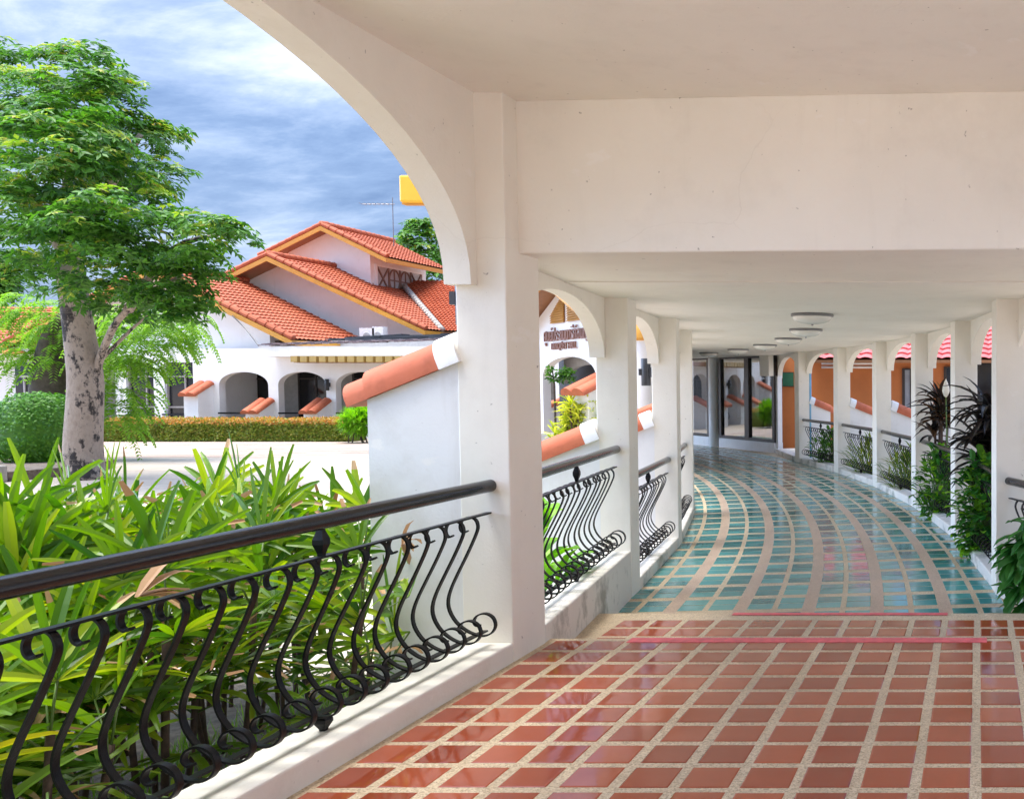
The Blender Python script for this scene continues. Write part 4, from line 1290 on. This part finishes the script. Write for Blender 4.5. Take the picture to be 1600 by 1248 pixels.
# ---- clipped bushes, hedge
def shell_bush(name, label, cat, c, rx, ry, z0, h, cnt, mats, L=0.075, power=2.6, group=None, top=None):
    """clipped bush: leafy skin over a dense leafy core"""
    t = thing(name, label, cat, (c[0], c[1], z0), 0, group)
    b = MB()
    core = []
    n1, n2 = 14, 24
    sg = lambda v, e: math.copysign(abs(v) ** e, v)
    def surf(th, ph, k=1.0):
        e = 2.0 / power
        return V((c[0] + k * rx * sg(math.cos(ph), e) * sg(math.cos(th), e), c[1] + k * ry * sg(math.cos(ph), e) * sg(math.sin(th), e), z0 + h / 2 + k * h / 2 * sg(math.sin(ph), e)))
    vs = [surf(2 * math.pi * j / n2, -math.pi / 2 + math.pi * i / n1, 0.90) for i in range(n1 + 1) for j in range(n2)]
    fs = [(i * n2 + j, i * n2 + (j + 1) % n2, (i + 1) * n2 + (j + 1) % n2, (i + 1) * n2 + j) for i in range(n1) for j in range(n2)]
    cb = MB(); cb.add(vs, fs); cb.build('core', mats[0], t, smooth=True)
    for i in range(cnt):
        th, ph = rg.uniform(0, 2 * math.pi), math.asin(rg.uniform(-0.97, 1))
        p = surf(th, ph, 0.93 + 0.09 * rg.random())
        n = (p - V((c[0], c[1], z0 + h / 2))); n = V((n.x / rx, n.y / ry, n.z / (h / 2))).normalized()
        mi = 1 if (top and p.z > z0 + h * top and rg.random() < 0.75) else 0
        d = (rv() - n * 0.0); d = (d - n * d.dot(n)).normalized() + n * 0.5
        kite(b, p, d, n + rv(.3), L * rg.uniform(.7, 1.3), L * 0.55, mi, 0.1)
    b.build('foliage', mats, t)
    return t
p = at(64, 725, 22.0); wd = 44 * 22 / FL
shell_bush('clipped_bush', 'big clipped dark green bush left of the blotched trunk', 'bush', (p.x, 22.0), wd, 0.75, -0.36, at(64, 614, 22).z + 0.36, 5200, [M['shrub']], 0.085)
p = at(-5, 700, 24.5)
shell_bush('clipped_bush', 'clipped green bush cut off by the left edge of the picture', 'bush', (p.x, 24.5), 0.85, 0.8, -0.36, at(0, 632, 24.5).z + 0.36, 2600, [M['shrub']], 0.09)
xh0, xh1 = at(150, 690, 32.4).x, at(548, 690, 32.4).x
t = thing('hedge', 'long low clipped hedge with reddish tips before the far arches', 'hedge', ((xh0 + xh1) / 2, 32.6, -0.36))
zh = at(350, 657, 32.4).z
b = MB(); b.box(xh0 + .05, xh1 - .05, 32.45, 33.25, -0.36, zh - .06); b.build('core', M['hedge'], t)
b = MB()
for i in range(15000):
    x = rg.uniform(xh0, xh1); f = rg.random()
    if f < 0.68: p = V((x, 32.42 - rg.random() * 0.07, rg.uniform(-0.3, zh))); n = V((0, -1, 0.2))
    else: p = V((x, rg.uniform(32.4, 33.3), zh - 0.06 + rg.random() * 0.12)); n = V((0, 0, 1))
    p = p + V((0, -0.05 * noise.noise(V((x * 2.1, 3, p.z * 2))), (0.09 * noise.noise(V((x * 1.3, 1, 0))) if p.z > zh - .25 else 0)))
    top = p.z > zh - 0.12 + 0.08 * noise.noise(V((x * 1.5, 0, 0)))
    d = rv(); kite(b, p, (d + n * .8), n + rv(.4), rg.uniform(.06, .12), .05, 1 if (top and rg.random() < .7) else 0, .1)
b.build('foliage', [M['hedge'], M['hedge_top']], t)
p = at(556, 690, 31.8); zb = at(556, 637, 31.8).z
t = thing('leafy_bush', 'light green narrow leaved bush at the right end of the hedge', 'bush', (p.x, 31.8, -0.36))
b = MB()
for i in range(520):
    u = runit(); c = V((p.x + 0.15, 31.8, 0.28 + (zb - .6) * 0.3)); q = c + V((u.x * 0.62, u.y * 0.5, u.z * (zb - c.z) * 0.95)) * rg.uniform(.3, 1)
    for k in range(6): strap(b, q, (u + rv(.6) + V((0, 0, .6))), rg.uniform(.18, .3), 0.035, 1.0, 2, 0, 0.1, 0.1)
b.build('foliage', M['broad'], t)
b = MB()
for i in range(9): b.tube([(p.x + rg.uniform(-.3, .45), 31.8 + rg.uniform(-.2, .2), -0.4), (p.x + rg.uniform(-.3, .45), 31.8, 0.5)], 0.02, 5)
b.build('stem', M['stem'], t)
# yellowish strap plant at the left edge, behind the first bush
p = at(22, 640, 27)
t = thing('cycad', 'arching yellow green cycad fronds between the bushes and the white house', 'plant', (p.x, 27, -0.36))
b = MB()
for i in range(16):
    a = rg.uniform(0, 6.28); d = V((math.cos(a), math.sin(a), 0.9)).normalized(); pos = V((p.x, 27, at(22, 655, 27).z)); 
    for k in range(14):
        pos = pos + d * 0.075; d = (d + V((0, 0, -0.12))).normalized(); s = d.cross(V((0, 0, 1))).normalized()
        for sg in (-1, 1): kite(b, pos, s * sg + d * .6, V((0, 0, 1)), 0.22, 0.03, 0, 0.1)
b.build('frond', M['dracaena'], t)
b = MB(); b.tube([(p.x, 27, -.4), (p.x, 27, at(22, 655, 27).z)], [0.16, 0.12], 10); b.build('trunk', M['dark_bark'], t, smooth=True)

# ---- lady palms in front of the railing
def lady_palm(x, y, nst, hmin, hmax, label, spread=0.38, lean=(0, 0)):
    t = thing('lady_palm', label, 'palm', (x, y, -0.36), 0, 'lady palms in the bed below the railing')
    fo, st = MB(), MB()
    for i in range(nst):
        a, r = rg.uniform(0, 6.28), spread * math.sqrt(rg.random())
        h = rg.uniform(hmin, hmax)
        base = V((x + r * math.cos(a), y + r * math.sin(a), -0.40))
        top = base + V((math.cos(a) * 0.10 + lean[0] * h, math.sin(a) * 0.10 + lean[1] * h, h))
        mid = (base + top) / 2 + V((rg.uniform(-.03, .03), rg.uniform(-.03, .03), 0))
        st.tube(smoothpath([base, mid, top], 3), rg.uniform(0.011, 0.016), 6, 0)
        nl = rg.randint(6, 8)
        for k in range(nl):
            f = 1 - 0.62 * k / nl
            o = base.lerp(top, min(1, 0.42 + 0.6 * f * rg.uniform(.9, 1.05)))
            az = 2.4 * k + a + rg.uniform(-.4, .4)
            el = R(72) - R(75) * (k / nl) + rg.uniform(-.2, .2)
            if k == 0: el = R(80)
            d = V((math.cos(az) * math.cos(el), math.sin(az) * math.cos(el), math.sin(el)))
            pl = rg.uniform(0.18, 0.34)
            hub = o + d * pl + V((0, 0, -0.03 * (k > 2)))
            st.tube([o, o + d * pl * 0.5 + V((0, 0, 0.01)), hub], 0.0045, 4, 1)
            side = d.cross(V((0, 0, 1)))
            if side.length < 1e-3: side = V((1, 0, 0))
            side.normalize(); nrm = side.cross(d).normalized()
            nb = rg.randint(8, 11); span = R(rg.uniform(190, 250))
            age = rg.random()
            mi = 2 if (k > nl - 2 and age < 0.10) else (1 if age > 0.95 and k < 4 else 0)
            Lb = rg.uniform(0.30, 0.46)
            for q in range(nb):
                ph = -span / 2 + span * (q + 0.5) / nb
                bd = d * math.cos(ph) + side * math.sin(ph) + nrm * 0.08
                L = Lb * (1.0 - 0.22 * abs(ph) / (span / 2)) * rg.uniform(.9, 1.08)
                if (hub + bd * L).x > -3.16 and y < 5.0: continue
                if (hub + bd * L).y > 5.5 and (hub + bd * L).x > -3.7: continue
                strap(fo, hub, bd, L, rg.uniform(0.023, 0.040), rg.uniform(0.2, 0.75) + 0.1 * k, 6, mi, 0.22, rg.uniform(.25, .6), nrm, 2 if rg.random() < 0.16 + 0.04 * k else None)
    fo.build('foliage', [M['palm'], M['palm_young'], M['dry']], t, smooth=False)
    st.build('cane', [M['stem'], M['green_stem']], t, smooth=True)
    return t
palms = [(-3.70, 2.60, 6, .45, .82, 'lady palm clump at the lower left corner behind the black bars'),
         (-3.72, 3.40, 7, .55, .92, 'lady palm clump against the railing below the blotched trunk'),
         (-4.55, 3.50, 6, .60, .95, 'lady palm clump at the left edge with blades spreading over pale paving'),
         (-3.72, 4.15, 7, .62, 1.05, 'lady palm clump behind the upper diamond shaped post of the railing'),
         (-4.50, 4.40, 7, .90, 1.34, 'tallest lady palm clump whose tips cross the blotched trunk'),
         (-3.58, 4.80, 6, .50, .95, 'lady palm clump whose long thin blades reach over the white buttress'),
         (-4.35, 5.20, 6, .80, 1.15, 'lady palm clump standing tall before the far hedge'),
         (-5.50, 5.0, 5, .8, 1.15, 'lady palm clump behind the tall ones on the left'),
         (-4.05, 3.85, 6, .65, 1.05, 'lady palm clump just behind the front row, left of the upper railing post'),
         (-5.05, 4.15, 6, .65, 1.0, 'lady palm clump far left behind the front row of palms'),
         (-4.05, 5.75, 7, .75, 1.08, 'lady palm clump beside the left edge of the white buttress'),
         (-4.90, 5.85, 6, .80, 1.15, 'lady palm clump at the back of the bed in the middle')]
for q in palms: lady_palm(*q)
# dry leaf hanging on the bars
t = thing('dry_palm_leaf', 'dry brown palm leaf caught on the railing bars before the white buttress', 'leaf', (-3.0, 4.86, 0.82))
b = MB()
for i in range(6): strap(b, V((-2.99, 4.84, 0.83)), V((rg.uniform(-.2, .1), rg.uniform(-.3, .7), rg.uniform(-.5, .5))), rg.uniform(.13, .2), .03, 1.6, 4, 0, .2, .1)
b.build('blade', M['dry'], t)
t = thing('dry_palm_leaf', 'dry pale brown palm leaf drooping between handrail and bars near the middle of the railing', 'leaf', (-3.02, 3.5, 0.95))
b = MB()
for i in range(7): strap(b, V((-3.03, 3.35, 0.90)), V((rg.uniform(-.2, .05), rg.uniform(.5, 1), rg.uniform(-.25, .35))), rg.uniform(.22, .36), .04, 0.9, 4, 0, .2, .1)
b.build('blade', M['dry'], t)
# bed: soil, ledge, grass
b = MB(); b.plan([(-6.6, -1), (-3.25, -1), (-3.25, 6.4), (-6.4, 6.4)], -0.36, -0.352); setp(b.build('garden_soil', M['soil']), kind='structure')
b = MB(); b.box(-3.25, -3.056, -0.9, 5.57, -0.36, -0.02); setp(b.build('cement_ledge', M['ledge']), kind='structure')
b = MB()
for i in range(900):
    p = V((rg.uniform(-4.4, -3.28), rg.uniform(2, 6.2), -0.352))
    for k in range(4): strap(b, p, V((rg.gauss(0, .35), rg.gauss(0, .35), 1)), rg.uniform(.06, .16), .007, 0.8, 2, 0, 0, 0.1)
setp(b.build('grass', M['grass']), 'short grass growing thinly in the palm bed', 'grass', kind='stuff')

# ---- plants along the walkway
def broad_plant(name, label, c, n, h, r, mats, L=(.15, .28), group=None, aspect=.45, up=0.5, zb=None, z_off=0.0):
    t = thing(name, label, 'plant', (c[0], c[1], zb if zb is not None else -0.36), 0, group)
    z0 = (zb if zb is not None else -0.36)
    b, s = MB(), MB()
    for i in range(n):
        u = runit(); a = V((c[0] + u.x * r * rg.uniform(.2, 1), c[1] + u.y * r * rg.uniform(.2, 1), z0 + z_off + (h - z_off) * (0.5 + 0.5 * u.z) * rg.uniform(.75, 1)))
        d = (V((u.x, u.y, u.z * .3)) + rv(.35) + V((0, 0, up))).normalized()
        LL = rg.uniform(*L)
        for sg in (0, 1):
            pass
        strap(b, a, d, LL, LL * aspect, rg.uniform(.5, 1.3), 4, rg.randrange(len(mats)), .18, .12)
        if i % 8 == 0: s.tube([(c[0] + u.x * r * .2, c[1] + u.y * r * .2, z0 - .03), a], 0.008, 5)
    b.build('foliage', mats, t); s.build('stem', M['green_stem'], t, smooth=True)
    return t
def strap_plant(name, label, c, heads, n, L, W, mats, zb=-0.36, droop=1.2, group=None, stem='stem'):
    t = thing(name, label, 'plant', (c[0], c[1], zb), 0, group)
    b, s = MB(), MB()
    for (hx, hy, hz) in heads:
        h = V((c[0] + hx, c[1] + hy, hz))
        s.tube(smoothpath([V((c[0] + hx * .3, c[1] + hy * .3, zb - .03)), V((c[0] + hx * .7, c[1] + hy * .7, (zb + hz) / 2)), h], 3), 0.02, 7)
        for i in range(n):
            a = rg.uniform(0, 6.28); el = rg.uniform(-.25, 1.35)
            d = V((math.cos(a) * math.cos(el), math.sin(a) * math.cos(el), math.sin(el)))
            strap(b, h + V((0, 0, rg.uniform(-.18, .12))), d, L * rg.uniform(.7, 1.15), W * rg.uniform(.7, 1.2), rg.uniform(.4, 1) * droop, 6, rg.randrange(len(mats)), .25, .08)
    b.build('foliage', mats, t); s.build('stem', M[stem], t, smooth=True)
    return t
broad_plant('broadleaf_plant', 'bright green broad leaved plant against the first railing past the big pier', (-3.62, 7.55), 60, .95, .28, [M['broad']], (.22, .36), aspect=.5, up=.9)
p = at(905, 650, 20.5)
strap_plant('dracaena', 'bushy yellow green strap leaved shrub seen through the first arch below the lettering', (p.x, 20.5), [(rg.uniform(-.45, .6), rg.uniform(-.3, .3), rg.uniform(at(0, 690, 20.5).z, at(0, 636, 20.5).z)) for i in range(34)], 26, .34, .05, [M['dracaena']], droop=.9)
q0, q1 = at(838, 697, 22.3), at(950, 697, 22.3)
b = MB(); b.box(q0.x, q1.x, 21.3, 21.45, -0.36, at(880, 677, 21.3).z)
b.single('planter_wall', M['grey_wall'], 'low grey planter wall behind the yellow green shrub', 'planter wall')
p = at(868, 620, 22.3)
t = thing('young_tree', 'thin dark stemmed young tree inside the wide arch under the lettering', 'tree', (p.x, 22.3, -0.36))
b = MB(); b.tube([(p.x, 22.3, -.4), tuple(at(866, 600, 22.3)), tuple(at(863, 578, 22.3))], [.03, .022, .012], 8); b.build('trunk', M['dark_bark'], t, smooth=True)
b = MB()
for i in range(40):
    c = at(872 + rg.uniform(-16, 24), 584 + rg.uniform(-9, 12), 22.3); rosette(b, c, V((0, 0, 1)) + rv(.5), .13, 6, 0, .45)
b.build('crown', M['tree_leaf'], t)
# right hand side
strap_plant('cordyline', 'big purple black strap leaved plant leaning in beside the last right column', (0.12, 10.95), [(.02, -.1, 1.30), (.14, .15, 1.15), (-.04, .05, 1.0), (.15, -.2, 1.15), (0.02, .1, .78), (.07, -.1, .55)], 36, .66, .075, [M['purple']], droop=1.6)
strap_plant('cordyline', 'bronze and black strap leaved plant beneath the pale flower bud', (-0.62, 14.3), [(0.02, 0, 1.36), (.14, .1, 1.12), (-.06, .12, .95), (.06, -.1, 1.2)], 30, .5, .075, [M['bronze_leaf'], M['purple']], droop=1.2)
p = at(1478, 607, 13.9)
t = thing('flower_stalk', 'single pale flower bud on a thin stalk above the bronze strap leaves', 'flower', (p.x, 13.9, -0.36))
b = MB(); b.lathe([(0.0, -.02), (.035, .02), (.055, .08), (.05, .14), (.022, .22), (0.0, .27)], (p.x, 13.9, p.z - .12), 14); b.build('bud', M['bud'], t, smooth=True)
b = MB(); b.tube([(p.x + .04, 13.9, -.38), (p.x, 13.9, p.z - .12)], .01, 6); b.build('stalk', M['green_stem'], t, smooth=True)
broad_plant('green_bush', 'bright green leafy bush under the bronze strap plant', (-0.58, 13.7), 620, 1.12, .38, [M['shrub'], M['broad'], M['croton']], (.09, .16), aspect=.5)
broad_plant('green_bush', 'dark green leafy bush hanging over the kerb under the purple black plant', (0.06, 10.6), 800, 1.25, .34, [M['croton'], M['shrub'], M['croton'], M['broad']], (.10, .17), aspect=.5, up=.2)
broad_plant('green_bush', 'drooping dark green plant at the right edge of the picture', (0.47, 7.9), 260, .98, .22, [M['croton']], (.16, .30), aspect=.36, up=-.5)
broad_plant('gold_bush', 'yellow green bush above the railing at the right edge of the picture', (0.72, 8.95), 520, 1.85, .28, [M['dracaena']], (.07, .12), aspect=.5, z_off=1.25)
broad_plant('grassy_bush', 'grassy green plant behind the railing next to the bronze strap plant', tuple(pol(RR + .42, .318).xy), 420, .85, .55, [M['palm'], M['hedge']], (.20, .34), aspect=.10, up=.9)
broad_plant('grassy_bush', 'olive green plant behind the railing with the full row of scrolls', tuple(pol(RR + .42, .397).xy), 420, .80, .55, [M['hedge'], M['palm']], (.20, .32), aspect=.10, up=.9)
broad_plant('green_bush', 'clipped green bush behind the farthest right railing by the blue pipe', tuple(pol(RR + .45, .470).xy), 700, .95, .6, [M['shrub']], (.09, .15), aspect=.5)
# ------------------------------------------------------------------ light
SUN_EL, SUN_AZ = R(76), R(262)     # azimuth measured from +Y clockwise: behind us and to the left
w = bpy.data.worlds.new('World'); scene.world = w; w.use_nodes = True
nt = w.node_tree; bg = nt.nodes['Background']
def N(t, **k):
    x = nt.nodes.new(t)
    for a, b_ in k.items(): setattr(x, a, b_)
    return x
sky = N('ShaderNodeTexSky', sky_type='NISHITA', sun_disc=False, sun_elevation=SUN_EL, sun_rotation=SUN_AZ, air_density=1.2, dust_density=2.0)
tc = N('ShaderNodeTexCoord')
sp = N('ShaderNodeSeparateXYZ'); nt.links.new(tc.outputs['Generated'], sp.inputs[0])
def math_(op, a, b_=None):
    x = N('ShaderNodeMath', operation=op)
    for i, v in enumerate((a, b_)):
        if v is None: continue
        if isinstance(v, (int, float)): x.inputs[i].default_value = v
        else: nt.links.new(v, x.inputs[i])
    return x.outputs[0]
zc = math_('ADD', math_('MAXIMUM', sp.outputs[2], 0.0), 0.22)
cv = N('ShaderNodeCombineXYZ')
nt.links.new(math_('DIVIDE', sp.outputs[0], zc), cv.inputs[0]); nt.links.new(math_('DIVIDE', sp.outputs[1], zc), cv.inputs[1])
def noi(scale, detail, rough, loc, sc=(1, 1, 1), rot=0):
    mp = N('ShaderNodeMapping'); mp.inputs['Location'].default_value = loc; mp.inputs['Scale'].default_value = sc; mp.inputs['Rotation'].default_value = (0, 0, rot)
    nt.links.new(cv.outputs[0], mp.inputs[0])
    x = N('ShaderNodeTexNoise'); x.inputs['Scale'].default_value = scale; x.inputs['Detail'].default_value = detail; x.inputs['Roughness'].default_value = rough
    x.inputs['Distortion'].default_value = 0.3
    nt.links.new(mp.outputs[0], x.inputs['Vector']); return x.outputs['Fac']
def rmp(f, stops):
    x = N('ShaderNodeValToRGB'); e = x.color_ramp.elements
    while len(e) < len(stops): e.new(0.5)
    for i, (p, c) in enumerate(stops):
        e[i].position = p; e[i].color = (*c, 1)
    nt.links.new(f, x.inputs[0]); return x.outputs[0]
SKYK = 1.0
n1 = noi(1.1, 8, 0.6, (SKYOFF[0], SKYOFF[1], 0), (0.8, 1.25, 1), R(35))
n2 = noi(3.4, 9, 0.66, (7, 1, 0), (0.7, 1.3, 1), R(35))
nn = math_('ADD', math_('MULTIPLY', n1, 0.64), math_('MULTIPLY', n2, 0.36))
cl = rmp(nn, [(SKYR + .37, (0.19, 0.35, 0.76)), (SKYR + .44, (0.37, 0.57, 1.02)), (SKYR + .51, (0.72, 0.92, 1.34)), (SKYR + .60, (1.5, 1.6, 1.8))])
m1 = N('ShaderNodeMix', data_type='RGBA', blend_type='MIX'); m1.inputs[0].default_value = 0.94
nt.links.new(sky.outputs[0], m1.inputs[6]); nt.links.new(cl, m1.inputs[7])
up = N('ShaderNodeMapRange', interpolation_type='SMOOTHSTEP')
for i, v in enumerate((0.42, 0.9, 1.0, 3.4)): up.inputs[i + 1].default_value = v
nt.links.new(sp.outputs[2], up.inputs[0])
m2 = N('ShaderNodeMix', data_type='RGBA', blend_type='MULTIPLY'); m2.inputs[0].default_value = 1.0
nt.links.new(m1.outputs[2], m2.inputs[6]); nt.links.new(up.outputs[0], m2.inputs[7])
bk = N('ShaderNodeMapRange', interpolation_type='SMOOTHSTEP')  # bright patch added to the unseen left sky to light the interior
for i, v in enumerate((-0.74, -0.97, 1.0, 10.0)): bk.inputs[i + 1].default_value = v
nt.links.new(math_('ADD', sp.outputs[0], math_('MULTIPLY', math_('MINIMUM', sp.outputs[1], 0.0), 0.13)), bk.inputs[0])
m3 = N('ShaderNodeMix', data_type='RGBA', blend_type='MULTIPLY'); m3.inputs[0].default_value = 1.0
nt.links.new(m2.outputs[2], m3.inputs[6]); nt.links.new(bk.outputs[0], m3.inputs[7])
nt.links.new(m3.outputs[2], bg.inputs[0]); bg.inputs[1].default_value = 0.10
sl = bpy.data.lights.new('sun', 'SUN'); sl.energy = 1.15; sl.angle = R(38); sl.color = (1, 0.96, 0.88)
so = bpy.data.objects.new('sun', sl); col.objects.link(so)
sd = V((math.sin(SUN_AZ) * math.cos(SUN_EL), math.cos(SUN_AZ) * math.cos(SUN_EL), math.sin(SUN_EL)))
so.rotation_euler = sd.to_track_quat('Z', 'Y').to_euler()
so.location = (-20, -20, 40)
vs_ = scene.view_settings
scene.display_settings.display_device = 'sRGB'
vs_.view_transform = 'Standard'; vs_.look = 'None'; vs_.gamma = 1; vs_.use_curve_mapping = False
vs_.exposure = EXPO
scene.cycles.use_denoising = True
try: scene.cycles.denoiser = 'OPENIMAGEDENOISE'
except Exception: pass
scene.cycles.max_bounces = 14; scene.cycles.diffuse_bounces = 7; scene.cycles.glossy_bounces = 4
scene.cycles.transparent_max_bounces = 12
scene.cycles.sample_clamp_indirect = 8
